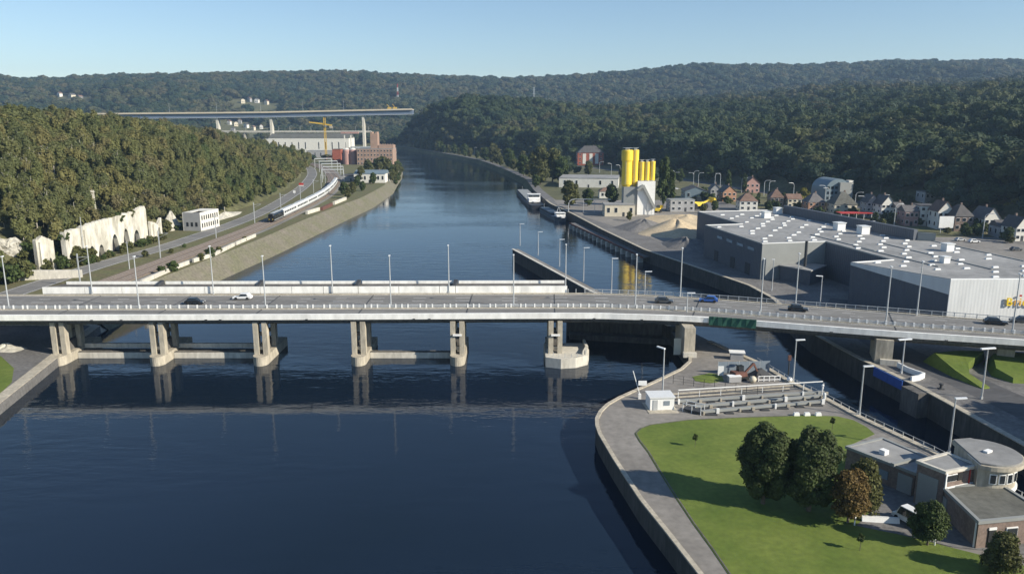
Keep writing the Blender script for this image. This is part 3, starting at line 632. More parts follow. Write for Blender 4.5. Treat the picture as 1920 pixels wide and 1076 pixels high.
# pale strip under the eaves of the river wall of the front hall
sa, sb_ = Vector(wh_out[3]), Vector(wh_out[4]); dv = (sb_ - sa).normalized(); nv = Vector((dv.y, -dv.x)); nv = nv if nv.x < 0 else -nv
wpart(MB().hexa([(*(sa + nv * .02), WZ - .7), (*(sb_ + nv * .02), WZ - 3.6), (*(sb_ + nv * .2), WZ - 3.6), (*(sa + nv * .2), WZ - .7), (*(sa + nv * .02), WZ - .03), (*(sb_ + nv * .02), WZ - .03), (*(sb_ + nv * .2), WZ - .03), (*(sa + nv * .2), WZ - .03)]), 'eaves_band', M['clad_white'])
# high-level windows in the river wall
la, lb_ = Vector(wh_out[12]), Vector(wh_out[0]); dv = (lb_ - la); nv = Vector((dv.y, -dv.x)).normalized(); nv = nv if nv.x < 0 else -nv; ang = math.atan2(dv.y, dv.x)
for f in (.30, .48, .66, .84):
    p = la + dv * f + nv * .06; wpart(MB().box(p.x, p.y, WZ - 3.0, 4.2, .16, .9, ang), 'window', M['glass_pale'])
for f in (.25, .55, .8):
    p = la + dv * f + nv * .06; wpart(MB().box(p.x, p.y, RZ_, 3.0, .14, 3.6, ang), 'loading_door', M['steel_dark'])
# tall parapet wall along the back of the main roof
ta, tb_ = Vector(wp(1468, 400)), Vector(wp(1712, 450)); dv = (tb_ - ta).normalized(); nn = Vector((-dv.y, dv.x)); nn = nn if nn.x > 0 else -nn
wpart(MB().prism([tuple(ta), tuple(tb_), tuple(tb_ + nn * 1.4), tuple(ta + nn * 1.4)], WZ - .2, WZ + 3.2), 'screen_wall', M['clad_dark'])
wpart(MB().prism([tuple(tb_ + nn * 1.41 - dv * .4), tuple(tb_ + nn * 5 + dv * 3), tuple(tb_ + nn * 5 + dv * 3.5), tuple(tb_ + nn * 1.41 + dv * .2)], WZ - .2, WZ + 2.4), 'screen_return', M['clad_grey'])
def inside(p, poly):
    x, y = p; c = False
    for i in range(len(poly)):
        (x0, y0), (x1, y1) = poly[i - 1], poly[i]
        if (y0 > y) != (y1 > y) and x < (x1 - x0) * (y - y0) / (y1 - y0) + x0: c = not c
    return c
core = inset(wh_out, 2.2)
ax = Vector((.985, .17)); ay = Vector((-.17, .985))
dome_me = MB().hexa([(-.85, -.5, 0), (.85, -.5, 0), (.85, .5, 0), (-.85, .5, 0), (-.7, -.36, .62), (.7, -.36, .62), (.7, .36, .62), (-.7, .36, .62)]).mesh('skylight', M['dome'])
o0 = Vector((90, 180)); n_dome = 0
for i in range(-5, 18):
    for j in range(0, 24):
        p = o0 + ax * (i * 8.2 + (j % 2) * 4.1 + (j % 3) * .7) + ay * (j * 5.5 - 4)
        if random.random() < .94 and (inside(p, core) and (p - ta).dot(nn) < -1.5 or (inside(p, core) and p.y < 232)):
            inst('skylight', dome_me, wh, (p.x - W0[0], p.y - W0[1], WZ - .1 - W0[2]), math.atan2(ax.y, ax.x), (1.0 + random.uniform(-.1, .1), .7, .62)); n_dome += 1
for px, py, s in ((1436, 408, 2.6), (1458, 400, 2.6), (1573, 431, 2.9), (1618, 438, 2.9), (1776, 470, 2.4), (1771, 492, 1.8)):
    x, y = wp(px, py, WZ); u = wpart(MB().box(x, y, WZ - .1, s, s, s * .85, .17), 'roof_ventilator', M['white'])
    wpart(MB().box(x, y, WZ - .1 + s * .85, s * 1.15, s * 1.15, .25, .17), 'ventilator_cap', M['dome'], u)
x, y = wp(1512, 462); wpart(MB().tube([(x, y, WZ - 6), (x, y, WZ + 1.6)], .45, 8), 'flue', M['steel_dark'])
for nm_, a_, b_ in (('pipe_run', (1668, 487), (1900, 516)),):
    p, q_ = wp(*a_), wp(*b_)
for (a_, b_) in (((1600, 462), (1760, 500)), ((1650, 455), (1860, 505)), ((1520, 440), (1640, 470))):
    p, q_ = Vector(wp(*a_)), Vector(wp(*b_)); wpart(MB().beam((p.x, p.y, WZ + .02), (q_.x, q_.y, WZ + .02), .3, .24), 'roof_seam', M['clad_grey'])
# illuminated-sign letters on the front
def text_mesh(s, size, depth, m, name):
    cu = bpy.data.curves.new(name, 'FONT'); cu.body = s; cu.size = size; cu.extrude = depth; cu.offset = 0.02
    o = bpy.data.objects.new(name, cu); C.objects.link(o); dg = bpy.context.evaluated_depsgraph_get(); me = bpy.data.meshes.new_from_object(o.evaluated_get(dg))
    bpy.data.objects.remove(o); me.materials.clear(); me.materials.append(m); return me
sx, sy = 116.2, fa[1] - .36
xo = 0.0
M['sign_yellow'] = mat('sign_yellow', (0.85, 0.60, 0.02), 0.5, 0.04, 1); M['sign_orange'] = mat('sign_orange', (0.80, 0.42, 0.03), 0.5, 0.04, 1)
for ch, adv, mm in (('B', 1.85, 'sign_yellow'), ('r', 1.15, 'sign_orange'), ('i', .8, 'sign_orange'), ('c', 1.4, 'sign_yellow'), ('o', 1.5, 'sign_yellow')):
    me = text_mesh(ch, 2.7, .1, M[mm], 'sign_letter'); o = inst('sign_letter', me, wh, (sx + xo - W0[0], sy - W0[1], 9.3 - W0[2])); o.rotation_euler = (R(90), 0, 0); xo += adv
wpart(MB().box(sx + 3.25, sy, 11.45, .45, .2, .45), 'sign_dot', M['red'])
# low grey annex in front of the recess
an = thing('annex', 'low dark annex with a pale flat roof in the warehouse recess', 'annex', (*at(1510, 535, RZ_), RZ_)); A0 = tuple(an.location)
ap = [at(1463, 497, 9), at(1520, 507, 9), at(1548, 497, 9), at(1490, 488, 9)]
o = MB().prism(ap, RZ_, 8.7).build('walls', M['clad_dark'], off=A0); o.location = (0, 0, 0); o.parent = an
o = MB().prism(inset(ap, -.3), 8.7, 9.0).build('roof', M['roof_grey'], off=A0); o.location = (0, 0, 0); o.parent = an
# car park behind the warehouse
struct('car_park', MB().poly([(165, 205, RZ_ + .02), (128, 232, RZ_ + .02), (118, 305, RZ_ + .02), (100, 330, RZ_ + .02), (185, 330, RZ_ + .02), (215, 260, RZ_ + .02)][::-1]), M['pave'])

# ================================================================== lamps
def mast_proto(h, head, name):
    g = bpy.data.objects.new(name, None); C.objects.link(g)
    MB().tube([(0, 0, 0), (0, 0, h)], .16 if head != 'curve' else .2, 8, r1=.10 if head != 'curve' else .15).build('mast', M['galv'], g)
    MB().box(0, 0, 0, .34, .34, .5).build('base', M['galv'], g)
    if head == 'short':
        MB().box(.12, 0, h - .06, .75, .34, .2).build('lamp_head', M['lamp_head'], g)
    elif head == 'arm':
        MB().hexa([(-.1, -.22, h), (1.6, -.22, h + .12), (1.6, .22, h + .12), (-.1, .22, h), (-.1, -.22, h + .2), (1.6, -.18, h + .28), (1.6, .18, h + .28), (-.1, .22, h + .2)]).build('lamp_head', M['lamp_head'], g)
    elif head == 'twin':
        MB().hexa([(-1.3, -.25, h + .05), (1.3, -.25, h + .14), (1.3, .25, h + .14), (-1.3, .25, h + .05), (-1.3, -.2, h + .26), (1.3, -.2, h + .34), (1.3, .2, h + .34), (-1.3, .2, h + .26)]).build('lamp_head', M['lamp_head'], g)
    elif head in ('curve', 'curve2'):
        for s in ((1, -1) if head == 'curve2' else (1,)):
            arc = [(s * (1.6 - 1.6 * math.cos(a)), 0, h + 1.5 * math.sin(a) - .1 - (0 if s > 0 else 1.3)) for a in [i * math.pi / 14 for i in range(8)]] + [(s * 3.0, 0, h + 1.45 - (0 if s > 0 else 1.3))]
            MB().tube(arc, .14, 6).build('arm', M['galv'], g)
            MB().box(s * 3.3, 0, h + 1.33 - (0 if s > 0 else 1.3), 1.0, .34, .2).build('lamp_head', M['lamp_head'], g)
    return g
_first = {}
def lamp(kind, h, loc, rz, label, group, name='street_lamp'):
    key = (kind, h)
    if key not in _first: g = mast_proto(h, kind, name); _first[key] = g
    else: g = copy_tree(_first[key])
    g.location = loc; g.rotation_euler = (0, 0, rz); tag(g, label, 'lamp', group); return g
ORD = ['first', 'second', 'third', 'fourth', 'fifth', 'sixth', 'seventh', 'eighth', 'ninth', 'tenth', 'eleventh', 'twelfth']
for i, (px, py) in enumerate(((17, 578), (261, 578), (498, 577), (733, 576), (963, 574), (1191, 573), (1426, 584), (1661, 604), (1898, 622))):
    p = at(px, py, DZ + .2); lamp('short', 11.6, (*p, DZ + .2), R(90), 'slim grey lamp mast in the bridge median barrier, %s from the left' % ORD[i], 'lamp masts along the bridge median')
for i, (px, py) in enumerate(((174, 551), (401, 551), (624, 550), (842, 549), (1060, 547), (1275, 556), (1491, 570), (1718, 590))):
    p = at(px, py, DZ + .2); lamp('short', 11.6, (p[0], p[1] - .2, DZ + .2), R(-90), 'slim grey lamp mast at the far kerb of the bridge, %s from the left' % ORD[i], 'lamp masts along the far kerb')
for i, (px, py, h) in enumerate(((975, 461, 8.4), (1009, 479, 8.4), (1049, 500, 9.0), (1094, 528, 10.2), (1146, 560, 11.0), (1207, 596, 11.5), (1285, 640, 12.0))):
    p = at(px, py, 4.4) if py < 530 else at(px, py, 4.4)
    lamp('arm', h, (*p, 4.4 if i < 6 else IZ), R(-10), ('grey single-arm lamp on the guide wall, %s from its far tip' % ORD[i]) if i < 5 else ('grey single-arm lamp rising behind the bridge near the lock, %s one' % ('left' if i == 5 else 'right')), 'lamps on the guide wall' if i < 5 else 'lamps behind the bridge near the lock')
for px, py, z, h, k, rz, lab in ((1242, 740, IZ, 8.6, 'arm', 2.3, 'grey lamp post beside the white cabin on the lock island'),
                           (1487, 716, IZ, 8.2, 'arm', 0.0, 'grey lamp post at the lock edge near the work fence'),
                           (1611, 779, IZ, 8.6, 'arm', 0.0, 'grey lamp post on the lock edge beside the lawn'),
                           (1779, 850, IZ, 8.6, 'arm', 0.0, 'grey lamp post behind the round control room'),
                           (1690, 700, RZ_, 6.6, 'twin', 0.1, 'lamp post with pale twin head behind the blue hoarding'),
                           (1840, 748, RZ_, 9.0, 'twin', 0.1, 'tall lamp post with pale twin head by the access road'),
                           (1537, 575, RZ_, 8.0, 'arm', 3.1, 'lamp post with pale head in front of the warehouse recess'),
                           (1447, 545, RZ_, 9.0, 'short', 3.1, 'thin lamp post at the corner of the grey warehouse')):
    lamp(k, h, (*at(px, py, z), z), rz, lab, None)
for px, yb, two in ((1264, 345, 1), (1300, 346, 1), (1309, 350, 0), (1340, 352, 0), (1350, 352, 0), (1390, 362, 0), (1432, 368, 0), (1441, 370, 0), (1487, 374, 0), (1546, 380, 0), (1553, 386, 0), (1602, 396, 0), (1620, 405, 0), (1650, 402, 0), (1676, 424, 0), (1842, 446, 0), (1146, 328, 0), (1162, 332, 0), (1124, 324, 0)):
    lamp('curve2' if two else 'curve', 8.6, (*at(px, yb, RZ_), RZ_), random.choice([0, 3.14]) + random.uniform(-.3, .3), 'tall street lamp with curved arm along the road below the wooded slope', 'street lamps along the bank road')
for i in range(16):
    t = i / 15; y = 900 + 560 * t; k_ = min(range(len(RROAD)), key=lambda k: abs(RROAD[k].y - y)); p = RROAD[k_]
    lamp('curve', 8.6, (p.x - 5, p.y, RZ_), 0.2, 'distant street lamp with curved arm beside the far bend of the river', 'street lamps by the far bend')

# ================================================================== concrete works: silos, buildings, heaps
SX, SY = at(1196, 402, RZ_); SY -= 2
plant = thing('concrete_plant', 'white concrete mixing plant with a steep dark conveyor under yellow silos', 'plant', (SX, SY, RZ_), 0.0)
ppm = 1450 / (SY * 1.02)             # pixels per metre at the plant
def sxo(px): return (px - 1196) / ppm
hb = lambda py: (402 - py) / ppm * 1.02
MB().prism([(sxo(1193), 0), (sxo(1225), 0), (sxo(1225), 7), (sxo(1193), 7)], 0, hb(342)).build('mixer_house', M['white'], plant)
MB().prism([(sxo(1168), 1), (sxo(1192.6), .6), (sxo(1192.6), 8), (sxo(1168), 8)], 0, hb(352)).build('hopper_house', M['clad_grey'], plant)
MB().beam((sxo(1202), -.8, hb(349)), (sxo(1225), -.8, hb(390)), 1.4, 1.3).build('conveyor', M['clad_grey'], plant)
MB().beam((sxo(1202.5), -.85, hb(349)), (sxo(1192), -.85, hb(358)), 1.4, 1.3).build('conveyor', M['clad_grey'], plant)
for px in (1212, 1219): MB().box(sxo(px), -.8, 0, .25, .25, hb(368 if px < 1215 else 382)).build('trestle_leg', M['galv'], plant)
def silo(px, w, yt, yb, label, cone=True, dy=0, band=False):
    r = w / 2 / ppm; x = SX + sxo(px); s = thing('silo', label, 'silo', (x, SY + 3.5 + dy, RZ_))
    zt, zb = hb(yt), hb(yb)
    prof = [(r * .3, zb - r * 1.3), (r, zb)] if cone else [(r, zb)]
    MB().lathe(0, 0, prof + [(r, zt - .2), (r * .94, zt)], 24).build('shell', M['yellow'], s, smooth=False)
    for z in np.linspace(zb + 1, zt - .5, 4): MB().lathe(0, 0, [(r + .03, z), (r + .07, z + .05), (r + .07, z + .15), (r + .03, z + .2)], 24).build('hoop', M['yellow'], s)
    if band: MB().lathe(0, 0, [(r + .3, zt - 5.4), (r + .34, zt - 5.2), (r + .34, zt - .4), (r + .2, zt - .25)], 24).build('collar', M['yellow'], s)
    top = MB(); top.box(0, 0, zt, r * .8, r * .8, .9); top.build('filter_unit', M['galv'], s)
    rl = MB(); rl.lathe(0, 0, [(r * .93, zt + .95), (r * .95, zt + .95), (r * .95, zt + 1.02), (r * .93, zt + 1.02)], 16); rl.build('guard_rail', M['galv'], s)
    ld = MB()
    for sx_ in (-.22, .22): ld.box(-r * .35 + sx_, -r * .98, zb, .07, .07, zt - zb + 1)
    ld.build('ladder', M['galv'], s)['kind'] = 'stuff'
    for k in range(4): MB().tube([(r * .7 * math.cos(k * 1.57 + .8), r * .7 * math.sin(k * 1.57 + .8), 0), (r * .7 * math.cos(k * 1.57 + .8), r * .7 * math.sin(k * 1.57 + .8), zb)], .16, 6).build('leg', M['galv'], s)
silo(1174, 19, 287, 348, 'tall yellow silo with wide top collar, leftmost of the five', band=True)
silo(1189, 13, 287, 345, 'tall plain yellow silo beside the collared one', dy=.5)
silo(1201, 10, 308, 341, 'short yellow silo next to the tall pair', False); silo(1211, 10, 308, 341, 'short yellow silo in the middle of the three small ones', False); silo(1221, 9.5, 307, 341, 'short yellow silo at the right end of the row', False)
def wall_win(g, w, h, d, mw, mr, floors=1, nw=3, roof='flat', rh=2.0, wm=None, ov=.3, par=None, door=True):
    """walls, roof and separate windows of a building centred on g; front faces local -y"""
    if roof == 'gable':
        MB().gable(w, d, h, rh).build('walls', mw, g)
        rf = MB()
        for s in (-1, 1):
            a = Vector((s * (w / 2 + ov), 0, h - ov * rh / (w / 2))); b = Vector((0, 0, h + rh)); n_ = Vector((s * rh, 0, w / 2)).normalized() * .18
            p = [Vector((v.x, y, v.z)) for y in (-d / 2 - ov, d / 2 + ov) for v in (a, b)]
            rf.hexa([p[0] + n_ * .1, p[1] + n_ * .1, p[3] + n_ * .1, p[2] + n_ * .1, p[0] + n_, p[1] + n_, p[3] + n_, p[2] + n_])
        ro = rf.build('roof', mr, g); MB().box(w * .18, d * .2, h + rh * .45, .7, .7, rh * .55 + 1.0).build('chimney', M['brick'], ro)
    elif roof == 'side':
        MB().box(0, 0, 0, w, d, h).build('walls', mw, g)
        rf = MB(); rf.hexa([(-w/2 - ov, -d/2 - ov, h), (w/2 + ov, -d/2 - ov, h), (w/2 + ov, d/2 + ov, h), (-w/2 - ov, d/2 + ov, h), (-w/2 - ov, -.1, h + rh), (w/2 + ov, -.1, h + rh), (w/2 + ov, .1, h + rh), (-w/2 - ov, .1, h + rh)])
        ro = rf.build('roof', mr, g); MB().box(w * .25, 0.1, h + rh * .7, .7, .8, rh * .3 + 1.0).build('chimney', M['brick'], ro)
    elif roof == 'hip':
        MB().box(0, 0, 0, w, d, h).build('walls', mw, g); k = min(w, d) * .42; kx, ky = max(w/2 - k, .1), max(d/2 - k, .1)
        ro = MB().hexa([(-w/2 - ov, -d/2 - ov, h), (w/2 + ov, -d/2 - ov, h), (w/2 + ov, d/2 + ov, h), (-w/2 - ov, d/2 + ov, h), (-kx, -ky, h + rh), (kx, -ky, h + rh), (kx, ky, h + rh), (-kx, ky, h + rh)]).build('roof', mr, g)
        MB().box(kx * .6 + .3, 0.1, h + rh * .7, .7, .8, rh * .3 + .9).build('chimney', M['brick'], ro)
    else:
        MB().box(0, 0, 0, w, d, h).build('walls', mw, g); MB().box(0, 0, h, w + ov, d + ov, .35).build('roof', mr, g)
    fh = h / floors
    for f in range(floors):
        for i in range(nw):
            x = -w / 2 + w * (i + .5) / nw
            if f == 0 and door and i == nw // 2 and nw > 1:
                MB().box(x, -d / 2 - .03, 0, min(1.1, w / nw * .6), .1, 2.1).build('door', M['steel_dark'], g); continue
            ww = min(1.3, w / nw * .62); wo = MB().box(x, -d / 2 - .03, f * fh + fh * .34, ww + .2, .1, fh * .42 + .2).build('window', M['white'], g)
            MB().box(x, -d / 2 - .1, f * fh + fh * .34 + .1, ww, .06, fh * .42).build('pane', wm or M['glass'], wo)
        for i in range(max(1, int(d / 4))):
            y = -d / 2 + d * (i + .5) / max(1, int(d / 4)); wo = MB().box(-w / 2 - .03, y, f * fh + fh * .34, .1, 1.3, fh * .42 + .2).build('window', M['white'], g); MB().box(-w / 2 - .1, y, f * fh + fh * .34 + .1, .06, 1.1, fh * .42).build('pane', wm or M['glass'], wo)
def building(name, label, cat, px, py, wpx, h, d, mw, mr, z=RZ_, rz=0.0, group=None, **k):
    x, y = at(px, py, z); w = wpx * math.hypot(y, CAM_H) / FPX
    g = thing(name, label, cat, (x, y + d / 2, z), rz, group); wall_win(g, w, h, d, M[mw], M[mr], **k); return g
building('works_office', 'low white flat-roofed works building in front of the silos', 'building', 1162, 406, 56, 5.6, 11, 'render_cream', 'roof_grey', nw=4)
building('works_cabin', 'grey two-storey works cabin with a dark side right of the plant', 'building', 1278, 397, 46, 6.0, 8, 'render_grey', 'clad_grey', floors=2, nw=4, rz=.1)
building('storage_hall', 'long low storage hall with flat grey roof behind the bushes', 'building', 1110, 352, 110, 6.5, 34, 'render_white', 'roof_grey', nw=5, rz=-.15)
building('small_house', 'small white house with brown roof between bushes near the silos', 'house', 1136, 372, 24, 4.2, 7, 'render_white', 'roof_tile', roof='hip', nw=2, rh=2.2)
bl = building('red_villa', 'large red and white house with dark hipped roof behind the big bank tree', 'house', 1107, 310, 48, 13, 18, 'brick_red', 'roof_slate', roof='hip', floors=3, nw=5, rh=7, z=5)
vw = bl
for fx_ in (-.30, .02, .30): MB().box(fx_ * 22, -9.12, 1.5, 3.4, .2, 10.5).build('white_bay', M['render_white'], vw)
building('red_villa_wing', 'dark-roofed house wing left behind the red and white house', 'house', 1083, 300, 26, 13, 14, 'render_grey', 'roof_slate', roof='hip', floors=3, nw=2, rh=7, z=5)
# yellow machines in the yard
def loader(px, py, label, s=1.0, rz=0.3):
    g = thing('yellow_machine', label, 'machine', (*at(px, py, RZ_), RZ_), rz); g.scale = (s, s, s)
    b = MB(); b.hexa([(-2.6, -1.1, .9), (2.4, -1.1, .9), (2.4, 1.1, .9), (-2.6, 1.1, .9), (-2.4, -1, 2.2), (1.6, -1, 1.9), (1.6, 1, 1.9), (-2.4, 1, 2.2)]); b.build('body', M['yellow'], g)
    MB().hexa([(-.9, -.8, 2.0), (.7, -.8, 1.95), (.7, .8, 1.95), (-.9, .8, 2.0), (-.8, -.7, 3.4), (.4, -.7, 3.4), (.4, .7, 3.4), (-.8, .7, 3.4)]).build('cab', M['glass'], g)
    MB().beam((1.6, 0, 1.7), (4.4, 0, 2.6), .5, .4).build('boom', M['yellow'], g); MB().hexa([(4.0, -1.4, 1.6), (5.2, -1.4, 1.8), (5.2, 1.4, 1.8), (4.0, 1.4, 1.6), (4.1, -1.4, 3.0), (4.4, -1.4, 3.0), (4.4, 1.4, 3.0), (4.1, 1.4, 3.0)]).build('bucket', M['yellow'], g)
    for x in (-1.6, 1.6):
        for y in (-1.15, 1.15):
            w = MB(); w.lathe(0, 0, [(.5, -.3), (.85, -.25), (.85, .25), (.5, .3)], 14); o = w.build('wheel', M['tyre'], g); o.rotation_euler = (R(90), 0, 0); o.location = (x, y, .85)
loader(1308, 392, 'bright yellow wheel loader parked right of the works cabin', 2.0); loader(1234, 398, 'small yellow machine at the foot of the silo plant', 1.1, 1.2)
# sand and gravel heaps
def heap(name, label, c, rx, ry, h, m, seed, z=RZ_):
    g = random.Random(seed); mb = MB(); n, k = 36, 10; ph = [g.uniform(0, 6.28) for _ in range(6)]
    mb.v.append((0, 0, h)); 
    for i in range(1, k + 1):
        for j in range(n):
            a = 2 * math.pi * j / n; f = i / k; w = 1 + .16 * math.sin(2 * a + ph[0]) + .09 * math.sin(5 * a + ph[1]) + .04 * math.sin(11 * a + ph[2])
            zz = h * (1 - f) ** 1.05 * (1 + .12 * math.sin(3 * a + ph[3] + 4 * f)) + (.25 * math.sin(7 * a + 9 * f + ph[4]) * (1 - f)); mb.v.append((rx * f * w * math.cos(a), ry * f * w * math.sin(a), max(0.0 if i < k else -.05, zz if i < k else -.05)))
    for j in range(n): mb.f.append((0, 1 + j, 1 + (j + 1) % n))
    for i in range(k - 1):
        for j in range(n): mb.f.append((1 + i * n + j, 1 + (i + 1) * n + j, 1 + (i + 1) * n + (j + 1) % n, 1 + i * n + (j + 1) % n))
    mb.m = [0] * len(mb.f); o = mb.build(name, m, smooth=True); o.location = (*c, z); return tag(o, label, 'heap')
heap('sand_heap', 'big pale sand heap between the quay and the warehouse', at(1268, 436, RZ_), 14, 22, 6.0, M['sand'], 3)
heap('sand_heap', 'low spread of yellowish sand behind the big heap', at(1285, 415, RZ_), 22, 20, 3.2, M['sand'], 5)
heap('gravel_heap', 'dark gravel heap left of the big sand heap', at(1206, 428, RZ_), 11, 14, 4.2, M['gravel_heap'], 8)
heap('gravel_heap', 'dark gravel heap in the shade beside the warehouse wall', at(1285, 462, RZ_), 8, 12, 3.6, M['gravel_heap'], 9)
# loading pipe, mooring frame
pb = thing('loading_pipe', 'thin pale pipe bridge bending down to the quay near the grey barge', 'pipe', (*at(1066, 398, RZ_), RZ_)); 
q2 = at(1145, 400, RZ_); dx, dy = q2[0] - pb.location.x, q2[1] - pb.location.y
MB().tube([(0, 0, 0), (0, 0, 4.6), (.5, .1, 5.8), (1.6, .2, 6.5), (3.2, .3, 6.8), (dx * .5, dy * .5, 7.0), (dx, dy, 7.2)], .22, 8).build('pipe', M['galv'], pb)
for f in (.35, .62, .9): MB().tube([(dx * f, dy * f, 0), (dx * f, dy * f, 7)], .1, 6).build('post', M['galv'], pb)
# quay front walkway with pale pillars
wk = thing('quay_walkway', 'low timber-edged quay walkway carried on a row of pale pillars', 'walkway', (28, 374, 0)); K0 = (28, 374, 0)
p0, p1 = Vector(at(1068, 419, 2.4)), Vector(at(1206, 483, 2.4)); dv = (p1 - p0).normalized(); nn = Vector((-dv.y, dv.x)); nn = nn if nn.x > 0 else -nn
def kpart(mb, name, m): o = mb.build(name, m, off=K0); o.location = (0, 0, 0); o.parent = wk; return o
kpart(MB().prism([tuple(p0), tuple(p1), tuple(p1 + nn * 3.2), tuple(p0 + nn * 3.2)], 2.15, 2.6), 'deck', M['pave2'])
kpart(MB().prism([tuple(p0 - nn * .15), tuple(p1 - nn * .15), tuple(p1 + nn * .1), tuple(p0 + nn * .1)], 2.0, 2.75), 'edge_beam', M['rust'])
for i in range(16):
    c = p0 + (p1 - p0) * ((i + .4) / 16) + nn * .2; kpart(MB().box(c.x, c.y, -2, 1.3, 2.0, 4.1, math.atan2(dv.y, dv.x)), 'pillar', M['concrete_pale'])

# ================================================================== barges
def barge(c, heading, L_, B_, label, hull, tall, wf=-.40):
    g = thing('barge', label, 'barge', (*c, 0), heading)      # local +x = bow
    n = 14; top, bot = [], []
    for i in range(n + 1):
        f = i / n; x = -L_/2 + L_ * f; w = B_/2 * min(1, (1 - f) * 9 + .12) ** .5 if f > .88 else B_/2 * min(1, .72 + f * 4)
        top.append((x, w, 2.0 + (0.9 if f > .93 else .5 if f < .14 else 0)))
    mb = MB()
    for i in range(n):
        (x0, w0, z0), (x1, w1, z1) = top[i], top[i + 1]
        mb.hexa([(x0, -w0 * .9, -1), (x1, -w1 * .85, -1), (x1, w1 * .85, -1), (x0, w0 * .9, -1), (x0, -w0, z0), (x1, -w1, z1), (x1, w1, z1), (x0, w0, z0)])
    mb.build('hull', hull, g)
    MB().box(L_ * .12, 0, 2.0, L_ * .62, B_ * .8, .8).build('coaming', M['steel_dark'], g)
    for i in range(7): MB().box(-L_ * .15 + i * L_ * .09, 0, 2.8, L_ * .084, B_ * .76, .35).build('hatch_cover', M['clad_grey'] if tall else M['hull_blue'], g)
    wx = L_ * wf; wh_ = 4.6 if tall else 1.8
    MB().box(wx, 0, 2.4, L_ * .10, B_ * .72, wh_ * .5).build('deckhouse', M['white'], g)
    w = MB().hexa([(wx - 1.6, -B_ * .40, 2.4 + wh_ * .5), (wx + 2.0, -B_ * .40, 2.4 + wh_ * .5), (wx + 2.0, B_ * .40, 2.4 + wh_ * .5), (wx - 1.6, B_ * .40, 2.4 + wh_ * .5), (wx - 1.3, -B_ * .38, 2.4 + wh_), (wx + 1.5, -B_ * .38, 2.4 + wh_), (wx + 1.5, B_ * .38, 2.4 + wh_), (wx - 1.3, B_ * .38, 2.4 + wh_)]).build('wheelhouse', M['white'], g)
    MB().box(wx + 1.85, 0, 2.4 + wh_ * .62, .14, B_ * .7, wh_ * .22).build('window_band', M['glass'], w); MB().box(wx - 1.6, 0, 2.4 + wh_ * .62, .14, B_ * .7, wh_ * .22).build('window_band', M['glass'], w)
    MB().box(wx, 0, 2.4 + wh_, 4.2, B_ * .84, .2).build('wheelhouse_roof', M['white'], w)
    MB().tube([(wx - 3.2, 1, 2.2), (wx - 3.2, 1, 6.5)], .08, 6).build('mast', M['galv'], g); MB().tube([(L_ * .44, 0, 2.2), (L_ * .44, 0, 5.2)], .08, 6).build('mast', M['galv'], g)
    o = MB().lathe(0, 0, [(.55, -.12), (.75, -.1), (.75, .1), (.55, .12)], 14).build('lifebuoy', M['white'], g); o.location = (wx - 4.2, -1.4, 2.9); o.rotation_euler = (0, R(75), 0)
    d = MB(); d.hexa([(wx - 7.5, -.8, 2.4), (wx - 4.8, -.8, 2.4), (wx - 4.8, .8, 2.4), (wx - 7.5, .8, 2.4), (wx - 7.7, -1, 3.1), (wx - 4.6, -.9, 3.1), (wx - 4.6, .9, 3.1), (wx - 7.7, 1, 3.1)]); d.build('dinghy', M['white'], g)
    return g
barge((11.2, 512), R(94.5), 108, 9.8, 'dark cargo barge with white wheelhouse moored at the quay', M['hull'], True, -.28)
g = barge((22.0, 424), R(100), 46, 6.5, 'smaller blue-grey barge with an A-frame moored behind the walkway', M['hull_blue'], False)
MB().tube([(-17, -2.2, 2.2), (-15.5, 0, 7), (-17, 2.2, 2.2)], .16, 6).build('a_frame', M['white'], g)

